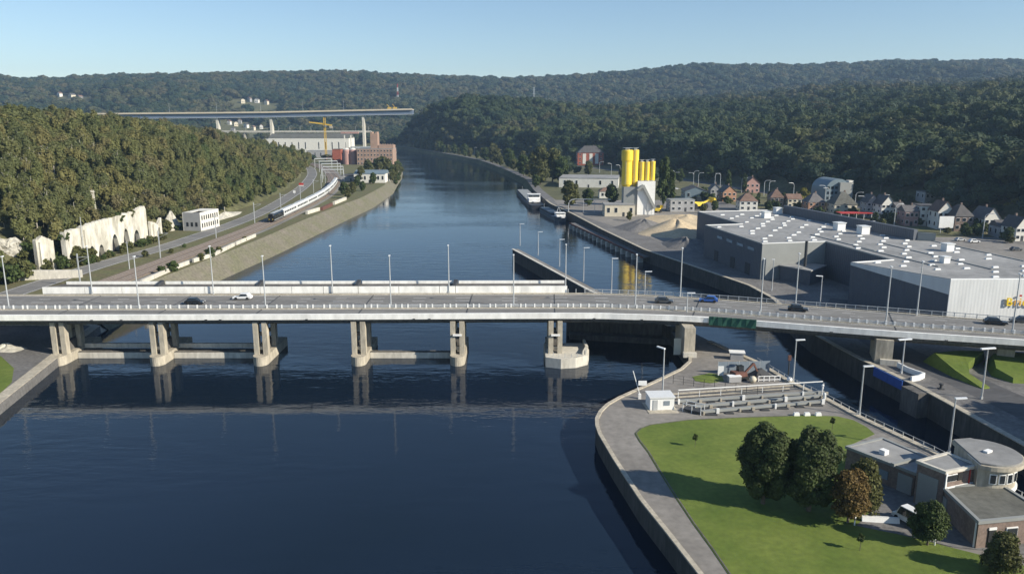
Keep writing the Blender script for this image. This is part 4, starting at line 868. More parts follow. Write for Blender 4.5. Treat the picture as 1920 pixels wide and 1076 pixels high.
# ================================================================== houses on the right bank
HS = [  # px, base y, width px, wall h, depth, wall, roof, kind, roof h, floors, label
 (1306, 374, 40, 5.0, 16, 'teal_roof', 'roof_slate', 'gable', 2.5, 1, 'dark green hall beside the bank road behind the works yard'),
 (1342, 372, 18, 5.5, 9, 'render_grey', 'roof_slate', 'gable', 3.0, 2, 'narrow grey gabled house left of the orange brick gable'),
 (1366, 378, 26, 5.5, 9, 'brick_orange', 'roof_slate', 'gable', 3.6, 2, 'house with a bright orange brick gable behind the sand heap'),
 (1410, 362, 26, 6.2, 9, 'render_pink', 'roof_tile', 'gable', 4.0, 2, 'pinkish gabled house with a white window band higher up the slope'),
 (1404, 395, 33, 5.0, 9, 'render_white', 'roof_tile', 'hip', 4.0, 2, 'white house with steep brown roof behind the warehouse'),
 (1458, 388, 24, 5.2, 9, 'brick', 'roof_tile', 'hip', 4.2, 2, 'brick house with pointed tan roof right of the white one'),
 (1490, 389, 26, 4.6, 8, 'render_cream', 'roof_tile', 'side', 2.6, 2, 'low cream house with reddish roof behind the warehouse screen wall'),
 (1530, 398, 32, 5.2, 9, 'brick_orange', 'roof_slate', 'hip', 4.5, 2, 'orange brick house with steep hipped roof below the yellow tree'),
 (1585, 402, 42, 5.0, 11, 'render_cream', 'roof_bit', 'hip', 6.0, 2, 'tan house with a big olive mansard roof below the barrel-roofed block'),
 (1636, 408, 22, 7.5, 9, 'render_grey', 'roof_slate', 'gable', 3.5, 3, 'grey gabled terrace house left of the pale pointed one'),
 (1662, 412, 24, 7.5, 9, 'render_white', 'roof_slate', 'gable', 4.0, 3, 'pale pointed-gable terrace house behind the car park'),
 (1688, 414, 18, 6.0, 9, 'render_white', 'roof_slate', 'side', 2.5, 2, 'narrow white house with side roof next to the maroon house'),
 (1709, 424, 24, 6.5, 9, 'render_pink', 'roof_slate', 'side', 2.6, 2, 'maroon house with dark windows beside the pale three-storey house'),
 (1741, 424, 30, 9.0, 10, 'render_white', 'roof_slate', 'flat', 2.0, 3, 'pale three-storey house with flat top and dark windows'),
 (1771, 430, 28, 8.0, 9, 'render_white', 'roof_tile', 'gable', 4.2, 2, 'white house with tall triangular gable and overhanging roof'),
 (1806, 434, 34, 6.5, 10, 'brick', 'roof_slate', 'hip', 4.6, 2, 'dark brick house with square hipped roof near the right edge'),
 (1857, 436, 30, 6.0, 10, 'render_white', 'roof_slate', 'gable', 4.4, 2, 'white-gabled house with black roof near the right edge'),
 (1886, 446, 26, 4.5, 8, 'render_grey', 'roof_slate', 'side', 2.5, 1, 'low grey house with dark roof beside the white gable'),
 (1914, 452, 26, 5.5, 9, 'render_white', 'roof_slate', 'gable', 4.0, 2, 'bluish white gabled house cut by the right picture edge'),
 (1744, 392, 26, 9.0, 9, 'render_grey', 'roof_slate', 'flat', 2.0, 2, 'grey villa with framed picture window up among the trees'),
]
for px, py, w, h, d, mw, mr, kind, rh, fl, lab in HS:
    building('house', lab, 'house', px, py, w, h, d, mw, mr, roof=kind, rh=rh, floors=fl, nw=3 if w > 20 else 2, rz=random.uniform(-.12, .12), group='houses along the bank road')
gp = [(168, 318), (230, 318), (212, 400), (196, 468), (150, 545), (118, 545), (128, 430), (160, 395)]
struct('garden_ground', MB().poly([(a, b, RZ_ + .022) for a, b in gp]), M['grass_dry'])
# barrel-roofed block
x, y = at(1566, 372, RZ_ + 2); g = thing('barrel_roof_block', 'grey-blue block with a big barrel-vaulted roof below the wooded slope', 'building', (x, y + 8, RZ_), .1)
bw, bd = 15, 18; mb = MB(); pr = [(-bw/2, 0)] + [(-bw/2 * math.cos(a), 7 + 6.5 * math.sin(a)) for a in [i * math.pi / 12 for i in range(13)]] + [(bw/2, 0)]
b = len(mb.v); n = len(pr); mb.v += [(a, -bd/2, z) for a, z in pr] + [(a, bd/2, z) for a, z in pr]
for i in range(n - 1): mb.f.append((b + i, b + i + 1, b + n + i + 1, b + n + i))
mb.f += [tuple(range(b, b + n))[::-1], tuple(range(b + n, b + 2 * n))]; mb.m = [0] * len(mb.f); mb.build('vault', M['teal_roof'], g)
MB().box(3.6, -bd/2 - 1.2, 0, 7.5, 2.3, 11.5).build('stair_tower', M['clad_grey'], g); MB().box(7.2, -bd/2 + 1.0, 0, 2.6, 4, 12.5).build('lift_shaft', M['render_white'], g)
for i in range(3):
    for j in range(3): MB().box(-6 + i * 2.4, -bd/2 - .06, 1.6 + j * 3, 1.5, .12, 1.5).build('window', M['glass'], g)
aw = thing('awning', 'red flat awning roof with white edge behind the warehouse', 'awning', (*at(1606, 412, RZ_), RZ_)); MB().box(0, 3, 2.9, 16, 6, .35).build('canopy', M['red'], aw)
for i in range(5): MB().box(-7.5 + i * 3.7, .3, 0, .18, .18, 2.9).build('post', M['white'], aw)
bb = thing('billboard', 'plain white billboard in front of the tall-gabled house', 'billboard', (*at(1772, 437, RZ_), RZ_)); MB().box(0, 0, 2.2, 6.2, .3, 5.0).build('panel', M['white'], bb)
for s in (-2, 2): MB().box(s, .3, 0, .25, .25, 6).build('post', M['galv'], bb)

# ================================================================== vehicles
_cm = {}
def car(loc, rz, mcol, label, group='cars driving over the bridge', van=False):
    g = thing('car', label, 'car', loc, rz, group); key = (mcol, van)
    if key not in _cm:
        b = MB(); H1, H2 = (.95, 2.0) if van else (.86, 1.46)
        b.hexa([(-2.15, -.86, .32), (2.15, -.82, .32), (2.15, .82, .32), (-2.15, .86, .32), (-2.12, -.84, H1), (2.0, -.74, H1 - .16), (2.0, .74, H1 - .16), (-2.12, .84, H1)])
        x0, x1, x2, x3 = (-2.1, 1.55, -2.0, .95) if van else (-1.9, 1.0, -1.35, .25)
        b.hexa([(x0, -.82, H1 - .01), (x1, -.78, H1 - .06), (x1, .78, H1 - .06), (x0, .82, H1 - .01), (x2, -.64, H2), (x3, -.62, H2), (x3, .62, H2), (x2, .64, H2)])
        gl_ = MB()
        for s in (-1, 1): gl_.hexa([(x0 + .45, s * .79, H1 + .05), (x1 - .3, s * .77, H1 + .03), (x1 - .3, s * .83, H1 + .03), (x0 + .45, s * .83, H1 + .05), (x2 + .25, s * .66, H2 - .1), (x3 - .02, s * .64, H2 - .1), (x3 - .02, s * .70, H2 - .1), (x2 + .25, s * .70, H2 - .1)])
        ws = MB().hexa([(x1 - .02, -.7, H1 - .02), (x1 + .03, -.7, H1 - .02), (x1 + .03, .7, H1 - .02), (x1 - .02, .7, H1 - .02), (x3 + .06, -.58, H2 - .06), (x3 + .11, -.58, H2 - .06), (x3 + .11, .58, H2 - .06), (x3 + .06, .58, H2 - .06)])
        wl_ = MB().lathe(0, 0, [(.2, -.11), (.33, -.1), (.33, .1), (.2, .11)], 14)
        hd = MB().box(0, 0, 0, .1, .34, .16); _cm[key] = (b.mesh('body', M[mcol]), gl_.mesh('side_windows', M['glass']), ws.mesh('windscreen', M['glass']), wl_.mesh('wheel', M['tyre']), hd.mesh('headlight', M['dome']))
    b, gl_, ws, wl_, hd = _cm[key]
    inst('body', b, g); inst('side_windows', gl_, g); inst('windscreen', ws, g)
    for x in (-1.35, 1.3):
        for y in (-.78, .78): o = inst('wheel', wl_, g, (x, y, .33)); o.rotation_euler = (R(90), 0, 0)
    for y in (-.55, .55): inst('headlight', hd, g, (2.06, y, .56))
    return g
for px, py, mc, rz, lab in ((366, 570, 'car_black', 0.01, 'black hatchback driving on the left part of the bridge'), (455, 561, 'car_white', math.pi, 'white car on the bridge right of the black hatchback'),
    (1245, 568, 'car_grey', -.2, 'dark grey car on the bridge above the lock island'), (1328, 566, 'car_blue', math.pi - .25, 'blue car on the bridge above the green netting'),
    (1496, 583, 'car_black', -.33, 'black car on the bridge right of the blue car'), (1866, 608, 'car_black', -.3, 'black car on the bridge near the white store front'), (1914, 605, 'car_grey', math.pi - .3, 'dark car cut off by the right edge of the picture')):
    car((*at(px, py, DZ), DZ + .01), rz, mc, lab)
for px, py, mc, rz, van in ((1090, 340, 'car_white', .1, True), (1140, 345, 'car_white', .2, False), (1098, 322, 'car_white', 1.2, True), (1268, 356, 'car_silver', .6, False), (1332, 361, 'car_white', 1.9, False), (1345, 365, 'car_white', 1.9, True), (1372, 364, 'car_silver', 1.9, False), (1640, 420, 'car_silver', .3, False), (1700, 440, 'car_grey', .2, False), (1800, 452, 'car_silver', .2, False), (1826, 455, 'car_white', .1, False), (1905, 470, 'car_grey', .1, False)):
    car((*at(px, py, RZ_), RZ_ + .05), rz, mc, {'car_white': 'small white parked vehicle on the right bank below the wooded slope', 'car_silver': 'small silver car parked on the right bank below the wooded slope', 'car_grey': 'small dark grey car parked behind the warehouse'}[mc], 'vehicles parked along the bank road', van)

# ================================================================== left bank: train, walls, ruins, railway gear
def track_pos(s, off=0.0):
    N = normals(TRACK); acc = 0
    for i in range(len(TRACK) - 1):
        d = (TRACK[i + 1] - TRACK[i]).length
        if acc + d >= s:
            f = (s - acc) / d; p = TRACK[i].lerp(TRACK[i + 1], f) + N[i] * off; v = TRACK[i + 1] - TRACK[i]; return p, math.atan2(v.y, v.x)
        acc += d
    return TRACK[-1], 0
s0 = min(range(600), key=lambda s: abs(track_pos(s, -2.2)[0].y - 350))
p, a = track_pos(s0, -2.2)
train = thing('passenger_train', 'white passenger train with dark front running along the left bank', 'train', (p.x, p.y, LZ + .46)); T0 = tuple(train.location)
def coach(s, ln, front):
    p0, _ = track_pos(s, -2.2); p1, _ = track_pos(s + ln, -2.2); c = (p0 + p1) / 2; a = math.atan2(p1.y - p0.y, p1.x - p0.x); loc = (c.x - T0[0], c.y - T0[1], 0)
    b = MB(); sec = [(-1.4, .6), (1.4, .6), (1.45, 1.6), (1.4, 3.2), (.9, 3.75), (-.9, 3.75), (-1.4, 3.2), (-1.45, 1.6)]
    n = len(sec); xs = [(-ln/2 + .35, .82), (-ln/2 + .9, 1), (ln/2 - .9, 1), (ln/2 - .35, .96)] if front else [(-ln/2 + .3, .97), (-ln/2 + .5, 1), (ln/2 - .5, 1), (ln/2 - .3, .97)]
    for x, k in xs: b.v += [(x, u * k, .6 + (w - .6) * (k if k < .9 else 1)) for u, w in sec]
    for i in range(3):
        for j in range(n): b.f.append((i * n + j, (i + 1) * n + j, (i + 1) * n + (j + 1) % n, i * n + (j + 1) % n))
    b.f += [tuple(range(n)), tuple(range(3 * n, 4 * n))[::-1]]; b.m = [0] * len(b.f)
    bd = b.build('coach_body', M['car_black'] if front else M['dome'], train); bd.location = loc; bd.rotation_euler = (0, 0, a)
    for sgn in (-1, 1):
        for k in range(int(ln // 3.4)):
            o = MB().box(-ln/2 + 2.2 + k * 3.4, sgn * 1.45, 2.0, 2.4, .06, .95).build('window', M['glass'], bd)
        MB().box(0, sgn * 1.47, .75, ln - 1.6, .06, .35).build('skirt_stripe', M['clad_grey'], bd)
    MB().box(0, 0, 3.74, ln * .7, 1.5, .28).build('roof_fairing', M['galv'], bd)
    if front:
        MB().box(-ln/2 + .5, 0, 2.0, .3, 1.9, 1.1).build('windscreen', M['glass'], bd)
        for y in (-.8, .8): MB().box(-ln/2 + .36, y, 1.2, .12, .35, .25).build('headlight', M['yellow'], bd)
    for x in (-ln/2 + 3.4, ln/2 - 3.4): MB().box(x, 0, .05, 2.8, 2.2, .6).build('bogie', M['steel_dark'], bd)
s = s0
for i in range(9):
    ln = 18.0 if i == 0 else 26.4; coach(s, ln, i == 0); s += ln
# catenary masts along the line and gantries where it widens
cm = None
def mast(p, a, h, label, group):
    global cm
    if cm is None:
        cm = bpy.data.objects.new('catenary_mast', None); C.objects.link(cm)
        MB().box(0, 0, 0, .28, .28, 8.6).build('post', M['galv'], cm); MB().beam((0, 0, 7.6), (0, -3.4, 7.9), .12, .12).build('bracket', M['galv'], cm); MB().beam((0, 0, 6.4), (0, -3.2, 7.7), .08, .08).build('stay', M['galv'], cm)
        g = cm
    else: g = copy_tree(cm)
    g.location = (p.x, p.y, LZ); g.rotation_euler = (0, 0, a); g.scale = (1, 1, h / 8.6); tag(g, label, 'mast', group)
for i in range(9):
    p, a = track_pos(24 + i * 46, 5.4); mast(p, a, 9.5, 'grey catenary mast beside the left-bank railway, %s from the bridge' % ORD[i], 'catenary masts along the railway')
for px, yb in ((160, 492), (243, 506)):
    x, y = at(px, yb, LZ); g = thing('utility_pole', 'tall pale pole in front of the ruined wall, %s one' % ('left' if px < 200 else 'right'), 'pole', (x, y, LZ)); MB().tube([(0, 0, 0), (0, 0, 15 if px < 200 else 9)], .17, 8, r1=.1).build('post', M['galv'], g); MB().box(0, 0, 8.5, .9, .12, .12).build('crossarm', M['galv'], g)
for i, sd in enumerate((400, 438, 480, 525, 575)):
    p, a = track_pos(sd, 0); g = thing('catenary_gantry', 'grey portal gantry over the tracks before the mill, %s from the bridge' % ORD[i], 'gantry', (p.x, p.y, LZ), a, 'portal gantries over the railway')
    for y in (-8, 8): MB().box(0, y, 0, .4, .4, 9.5).build('post', M['galv'], g)
    MB().box(0, 0, 9.2, .4, 16, .7).build('beam', M['galv'], g); MB().box(0, -1, 7.2, .2, 13, .2).build('lower_chord', M['galv'], g)
# pale low parapet beside the track
pp = [at(a, b, LZ + .5) for a, b in ((262, 531), (325, 503), (360, 490), (400, 478), (440, 458), (480, 441))]
for i, (a, b) in enumerate(zip(pp[:-1], pp[1:])):
    v = (Vector(b) - Vector(a)); c = Vector(a) + v * .04; d = Vector(a) + v * (.96 if i != 1 else .8)
    tag(MB().beam((0, 0, .6), (d.x - c.x, d.y - c.y, .6), .7, 1.3).build('parapet_wall', M['concrete_pale'], off=None), ['pale low wall beside the tracks, nearest the bridge', 'second pale low wall piece beside the tracks from the bridge', 'third pale low wall piece beside the tracks from the bridge', 'fourth pale low wall piece beside the tracks from the bridge', 'pale low wall beside the tracks, farthest from the bridge'][i], 'wall', 'low walls beside the railway').location = (c.x, c.y, LZ)
for i, (a, b, m, lab) in enumerate((((575, 402), (598, 395), 'concrete_pale', 'pale low wall stub on the bank below the train'), ((603, 395), (622, 386), 'rust', 'reddish low wall on the bank below the train'), ((626, 384), (648, 375), 'concrete_pale', 'pale wall stub at the end of the reddish wall'))):
    c, d = at(*a, LZ), at(*b, LZ); tag(MB().beam((0, 0, .8), (d[0] - c[0], d[1] - c[1], .8), 1.2, 1.8).build('bank_wall', M[m]), lab, 'wall').location = (*c, LZ)
# retaining wall at the left end of the bridge
ra, rb = Vector((-190, 209)), Vector((-128.5, 226.5)); v = rb - ra; n_ = Vector((-v.y, v.x)).normalized()
tag(MB().hexa([(0, 0, 0), (v.x, v.y, 0), (v.x + n_.x, v.y + n_.y, 0), (n_.x, n_.y, 0), (0, 0, 5.2), (v.x, v.y, 2.2), (v.x + n_.x, v.y + n_.y, 2.2), (n_.x, n_.y, 5.2)]).build('retaining_wall', M['concrete_pale']), 'pale concrete retaining wall below the hillside at the left end of the bridge', 'wall').location = (ra.x, ra.y, LZ)
# ruined lime-kiln wall with arches
def ruin(a, b, hts, arches, label, name='ruined_wall', th=1.6, z=LZ, cat_='wall'):
    A_, B_ = Vector(a), Vector(b); v = B_ - A_; L_ = v.length; g = thing(name, label, cat_, (*A_, z), math.atan2(v.y, v.x)); n = 72
    rr = random.Random(len(label)); top = [float(np.interp(i / n, [h[0] for h in hts], [h[1] for h in hts])) + rr.uniform(-.22, .3) for i in range(n + 1)]
    def low(f):
        for c, w, h in arches:
            if abs(f - c) < w: return h * math.sqrt(max(0, 1 - ((f - c) / w) ** 2))
        return 0.0
    mb = MB()
    for i in range(n):
        f0, f1 = i / n, (i + 1) / n; x0, x1 = f0 * L_, f1 * L_; l0, l1 = low(f0), low(f1)
        d0 = .10 * math.sin(i * .31) + .04 * math.sin(i * 2.3); d1 = .10 * math.sin((i + 1) * .31) + .04 * math.sin((i + 1) * 2.3)
        if i % 9 == 8: d0 -= .0
        mb.hexa([(x0, d0, l0), (x1, d1, l1), (x1, th, l1), (x0, th, l0), (x0, d0, top[i]), (x1, d1, top[i + 1]), (x1, th, top[i + 1]), (x0, th, top[i])])
    mb.build('masonry', M['ruin'], g)
    MB().poly([(.3, th + .02, 0), (L_ - .3, th + .02, 0), (L_ - .3, th + .02, min(top) - .5), (.3, th + .02, min(top) - .5)]).build('dark_backing', M['dark_hole'], g)  # near-black sheet behind the masonry, paints in the shade inside the arches
    for c in (.2,): MB().box(c * L_, -.25, .0, 1.0, .7, float(np.interp(c, [h[0] for h in hts], [h[1] for h in hts])) * .9).build('buttress', M['ruin'], g)
    return g
ruin((-142, 243.5), (-139.5, 294), [(0, 11), (.08, 11.3), (.3, 12.0), (.6, 12.4), (.9, 13.4), (.985, 14.2), (1, 13)], [(.13, .035, 4.5), (.27, .04, 4.6), (.38, .035, 4.2), (.55, .05, 6.5), (.70, .04, 7.5), (.84, .05, 6.0)], 'long ruined pale stone wall with dark arches below the wooded hillside')
ruin((-145, 233), (-143.5, 239.5), [(0, 10), (.4, 11), (.55, 10.5), (1, 9)], [(.72, .1, 4)], 'narrow ruined wall fragment with holes left of the long ruined wall', th=1.2)
ruin((-138.4, 294.5), (-138, 303), [(0, 8), (.4, 7), (.6, 6), (1, 8.5)], [(.3, .12, 4.6), (.72, .12, 5)], 'low broken wall end right of the long ruined wall', th=1.0)
def crag(name, label, c, w, d, h, m, seed):
    g = random.Random(seed); mb = MB(); nx_, nz_ = 22, 14; pts = {}
    for i in range(nx_ + 1):
        for k in range(nz_ + 1):
            f, t = i / nx_, k / nz_; prof = h * (.55 + .3 * math.sin(f * 5 + 1) + .15 * math.sin(f * 13)) ; prof *= min(1, f * 5, (1 - f) * 5) ** .5
            pts[i, k] = ((f - .5) * w + g.uniform(-.3, .3), -d / 2 + d * .55 * t ** 1.6 + g.uniform(-.7, .7), prof * t + g.uniform(-.3, .3) - .5)
    for i in range(nx_ + 1): pts[i, nz_ + 1] = (pts[i, nz_][0], d / 2, pts[i, nz_][2] - 2)
    for i in range(nx_):
        for k in range(nz_ + 1): mb.poly([pts[i, k], pts[i + 1, k], pts[i + 1, k + 1], pts[i, k + 1]])
    o = mb.build(name, m); o.location = (*c, float(height(*c)) - 2); o.rotation_euler = (0, 0, .6); return tag(o, label, 'rock')
crag('rock_outcrop', 'pale grey rock outcrop on the hillside at the left edge', (-158, 241), 15, 9, 13, M['rock'], 21)
heap('rock_outcrop', 'small pale rock face on the hillside left of the small white building', (-146, 330), 4, 6, 8, M['rock'], 22, LZ)
heap('rock_outcrop', 'sloping pale rock edge beside the road behind the white building', (-138.5, 372), 2.6, 20, 2.6, M['rock'], 23, LZ)
heap('rubble_mound', 'pale rubble mound on the lower left quay beside the bridge', (-113, 166), 4, 3, 1.3, M['rock'], 25, 2.0)
# small white building
wbx = thing('roofless_building', 'small white roofless building with rows of window openings beside the railway', 'building', (-130.8, 333, LZ), R(83)); wbx.scale = (.84, .84, .86); 
MB().box(0, 0, 0, 19, .5, 9).build('front_wall', M['render_white'], wbx); MB().box(0, 9, 0, 19, .5, 9).build('rear_wall', M['render_white'], wbx)
MB().box(-9.25, 4.5, 0, .5, 9, 9).build('end_wall', M['render_grey'], wbx); MB().box(9.25, 4.5, 0, .5, 9, 9).build('end_wall', M['render_white'], wbx)
MB().box(4.3, 4.5, 8.7, 9.6, 8.6, .3).build('roof_slab', M['render_white'], wbx); MB().box(-4.6, 7.2, 8.7, 8.2, 3.2, .3).build('roof_slab', M['render_white'], wbx); MB().box(0, 4.5, .2, 18, 8.4, .3).build('floor', M['dark_hole'], wbx)
for f in range(2):
    for i in range(8): MB().box(-7.8 + i * 2.2, -.27, 1.4 + f * 3.8, 1.1, .1, 2.2).build('window_opening', M['dark_hole'], wbx)
for i in range(3): MB().box(-9.52, 2 + i * 2.4, 2.2, .1, 1.2, 2.0).build('window_opening', M['dark_hole'], wbx)
# ruined turret and chimney stump higher in the trees
for (x, y, h, lab) in ((-163, 300, 11, 'small pale pointed ruin turret standing among the hillside trees'), (-141, 345, 7, 'pale round chimney stump behind the small white building')):
    z = float(height(x, y)) - .5; g = thing('ruin_turret', lab, 'ruin', (x, y, z)); MB().lathe(0, 0, [(1.5, 0), (1.3, h * .8), (1.35, h * .82)], 10).build('shaft', M['rock'], g); MB().lathe(0, 0, [(1.6, h * .82), (.15, h)], 8).build('cap', M['rock'], g)
# roadworks signs by the road
for (px, py, m, lab) in ((565, 350, 'red', 'small red and white road works barrier beside the valley road'), (552, 365, 'white', 'small white sign post beside the valley road')):
    g = thing('road_sign', lab, 'sign', (*at(px, py, LZ), LZ)); MB().box(0, 0, 1.0, 3.2 if m == 'red' else 1.4, .2, 1.5).build('panel', M[m], g); MB().box(0, .15, 0, .2, .12, 2.4).build('post', M['galv'], g)
    if m == 'red': MB().box(0, -.02, .45, 3.2, .22, .5).build('lower_panel', M['white'], g)

# ================================================================== far left bank: mill, works, crane, viaduct
def far_building(name, label, px0, px1, ybase, ytop, d, mw, mr, z=5.0, **k):
    x0, y = at(px0, ybase, z); x1, _ = at(px1, ybase, z); g = thing(name, label, 'building', ((x0 + x1) / 2, y + d / 2, z)); sc = y / FPX * 1.02
    wall_win(g, x1 - x0, (ybase - ytop) * sc, d, M[mw], M[mr], **k); return g, sc
mill, sc = far_building('brick_mill', 'old brick mill with stepped roofline and square tower on the left bank', 670, 737, 311, 281, 26, 'mill_brick', 'roof_grey', floors=4, nw=11, door=False)
tw = 8 * sc; MB().box((700 - 703.5) * sc, 2, 0, 13 * sc, 12, 57 * sc).build('tower', M['mill_brick'], mill)
for s in (-1, 1): MB().box((700 - 703.5) * sc + s * 4.5 * sc, 2, 57 * sc, 3.2 * sc, 12, 3 * sc).build('merlon', M['mill_brick'], mill)
MB().box(18 * sc, 4, 30 * sc + .3, 27 * sc, 16, 6 * sc).build('upper_storey', M['mill_brick'], mill)
for i in range(6): MB().box((8 + i * 4.6) * sc, -3.5, 36 * sc + .3, 1.6 * sc, 1.0, 2.2 * sc).build('battlement', M['mill_brick'], mill)
for px in (648, 660):
    x, y = at(px, 311, 5); g = thing('mill_silo', 'squat pale round silo left of the brick mill, %s of the pair' % ('left one' if px == 648 else 'right one'), 'silo', (x, y + 8, 5)); MB().lathe(0, 0, [(4.2, 0), (4.2, 15), (3.6, 16.5)], 18).build('shell', M['render_pink'], g); MB().lathe(0, 0, [(3.8, 16.5), (.4, 18.2)], 18).build('cone_roof', M['render_white'], g)
MBr = thing('brick_annex', 'low reddish brick annex with sloping conveyor left of the mill silos', 'building', (*at(632, 309, 5), 5)); MB().box(0, 6, 0, 9, 12, 16).build('walls', M['brick_red'], MBr); MB().beam((-12, 4, 6), (14, 4, 17), 2, 2).build('conveyor', M['brick_red'], MBr); MB().box(0, 6, 16, 9.4, 12.4, .4).build('roof', M['roof_tile'], MBr)
far_building('white_works', 'long white works hall with dull red roof in front of the far viaduct', 505, 655, 290, 261, 40, 'render_white', 'roof_bit', nw=12, floors=1, roof='side', rh=6)
far_building('white_works', 'short white gable-end hall at the left end of the works', 495, 527, 287, 262, 30, 'render_white', 'clad_dark', nw=2)
far_building('grey_works', 'low grey sheds in front of the white works hall', 575, 640, 297, 284, 20, 'render_grey', 'roof_grey', nw=6)
far_building('riverside_factory', 'white riverside shed with pale green roof before the brick mill', 664, 722, 343, 327, 22, 'render_white', 'teal_roof', z=6.0, nw=7, roof='side', rh=2.4)
far_building('low_store', 'low dark store left of the riverside shed', 640, 664, 340, 330, 14, 'render_grey', 'roof_slate', z=6.0, nw=2)
# portal frame beside the works
g = thing('loading_portal', 'pale open portal frame between the works and the mill tower', 'frame', (*at(655, 296, 5), 5))
for x in (-5, 3): MB().box(x, 0, 0, 1.2, 1.2, 30).build('post', M['render_white'], g)
MB().box(2, 0, 30, 22, 4, 2.2).build('beam', M['render_pink'], g); MB().box(22, 0, 12, 40, 2.5, 2).build('conveyor_bridge', M['galv'], g)
# tower crane
cx, cy = at(612, 300, 5); cr = thing('tower_crane', 'yellow tower crane standing over the far white works', 'crane', (cx, cy, 5)); cs = cy / FPX * 1.02
hm = 75 * cs
for sx_ in (-1, 1):
    for sy_ in (-1, 1): MB().box(sx_ * .9, sy_ * .9, 0, .4, .4, hm).build('mast_chord', M['crane_yellow'], cr)
lat = MB()
for i in range(int(hm / 2.2)):
    z = i * 2.2; s = 1 if i % 2 else -1; lat.beam((-.9 * s, -.9, z), (.9 * s, -.9, z + 2.2), .22, .22); lat.beam((-.9, .9 * s, z), (-.9, -.9 * s, z + 2.2), .22, .22)
lat.build('mast_lacing', M['crane_yellow'], cr)['kind'] = 'stuff'
zj = 62 * cs
MB().hexa([(-28 * cs, -.7, zj + 2.6), (0, -.7, zj), (0, .7, zj), (-28 * cs, .7, zj + 2.6), (-28 * cs, -.5, zj + 3.8), (0, -.6, zj + 2.0), (0, .6, zj + 2.0), (-28 * cs, .5, zj + 3.8)]).build('jib', M['crane_yellow'], cr)
MB().hexa([(0, -.7, zj), (13 * cs, -.7, zj - 1.2), (13 * cs, .7, zj - 1.2), (0, .7, zj), (0, -.6, zj + 1.6), (13 * cs, -.6, zj + .3), (13 * cs, .6, zj + .3), (0, .6, zj + 1.6)]).build('counter_jib', M['crane_yellow'], cr)
MB().box(11 * cs, 0, zj - 3.6, 3.4, 1.6, 2.6).build('counterweight', M['concrete'], cr); MB().box(1.4, -1.5, zj - 2.2, 1.6, 1.6, 2).build('cab', M['glass_pale'], cr)
# high motorway viaduct
VY = 1330.0
vx = lambda px: (px - 960) / FPX * VY * 1.0; vz = lambda px: float(np.interp(px, [165, 240, 500, 765, 812], [62, 62.5, 64.5, 69.5, 70.3]))
via = thing('motorway_viaduct', 'high blue-grey motorway viaduct crossing the far valley on slim piers', 'viaduct', (vx(500), VY, 5)); V0 = tuple(via.location)
def vpart(mb, name, m, parent=None): o = mb.build(name, m, off=V0); o.location = (0, 0, 0); o.parent = parent or via; return o
vp = [165, 250, 340, 417, 516, 600, 686, 778]
M['viaduct'] = mat('viaduct', (0.13, 0.17, 0.24), 0.6, 0.08, 0.1); M['viaduct_edge'] = mat('viaduct_edge', (0.55, 0.48, 0.36), 0.8, 0.1, 0.1)
def vbeam(px0, px1, y0, y1, za, zb):
    return MB().hexa([(vx(px0), y0, vz(px0) + za), (vx(px1), y0, vz(px1) + za), (vx(px1), y1, vz(px1) + za), (vx(px0), y1, vz(px0) + za), (vx(px0), y0, vz(px0) + zb), (vx(px1), y0, vz(px1) + zb), (vx(px1), y1, vz(px1) + zb), (vx(px0), y1, vz(px0) + zb)])
for a, b in zip(vp[:-1], vp[1:]):
    vpart(vbeam(a + .05, b - .05, VY + 3, VY + 17, -8.6, -1.6), 'box_girder', M['viaduct']); vpart(vbeam(a, b, VY, VY + 20, -1.6, -.4), 'deck', M['viaduct_edge']); vpart(vbeam(a, b, VY, VY + .5, -.4, .9), 'parapet', M['viaduct_edge'])
    vpart(vbeam(a, b, VY + 2.5, VY + 3, -8.9, -8.2), 'lower_flange', M['galv'])
for p in (417, 516, 686): vpart(MB().prism([(vx(p) - 1.9, VY + 5), (vx(p) + 1.9, VY + 5), (vx(p) + 1.9, VY + 15), (vx(p) - 1.9, VY + 15)], 3, vz(p) - 8.5), 'pier', M['concrete_pale'])
for i, p in enumerate((329, 416, 497, 575, 650)): lamp('short', 16.0, (vx(p), VY + 10, vz(p) - .3), 0, 'thin lamp mast on the far motorway viaduct, %s from the left' % ORD[i], 'lamp masts on the viaduct')
for i, p in enumerate((735, 745)):
    g = thing('works_machine', 'small yellow-brown machine at the right end of the far viaduct, %s one' % ('left' if i == 0 else 'right'), 'machine', (vx(p), VY + 6, vz(p) - .4)); MB().box(0, 0, 0, 6, 4, 4).build('body', M['crane_yellow'], g); MB().beam((0, 0, 4), (-4, 0, 9), .8, .8).build('boom', M['crane_yellow'], g)
# lower far road bridge seen under the viaduct
LY = 1500.0
low = thing('far_road_bridge', 'low pale road bridge seen under the high viaduct', 'bridge', (-330, LY, 5)); zl = 31.0
for nm, y0, y1, z0, z1, m in (('deck', 0, 12, 23.5, 25.4, 'concrete_pale'), ('parapet', -.3, .2, 25.4, 26.8, 'concrete_pale')): MB().prism([(-270, y0), (62, y0), (62, y1), (-270, y1)], z0, z1).build(nm, M[m], low)
for i in range(6): MB().box(-230 + i * 50, 6, 0, 3, 8, 23.5).build('pier', M['concrete'], low)
for i, p in enumerate((470, 530, 551, 570, 590, 630, 672, 696)): lamp('curve', 8.6, ((p - 960) / FPX * LY * 1.0, LY + 3, 30.4), random.uniform(-.3, .3), 'curved street lamp on the low far road bridge, %s from the left' % ORD[i], 'lamps on the far road bridge')
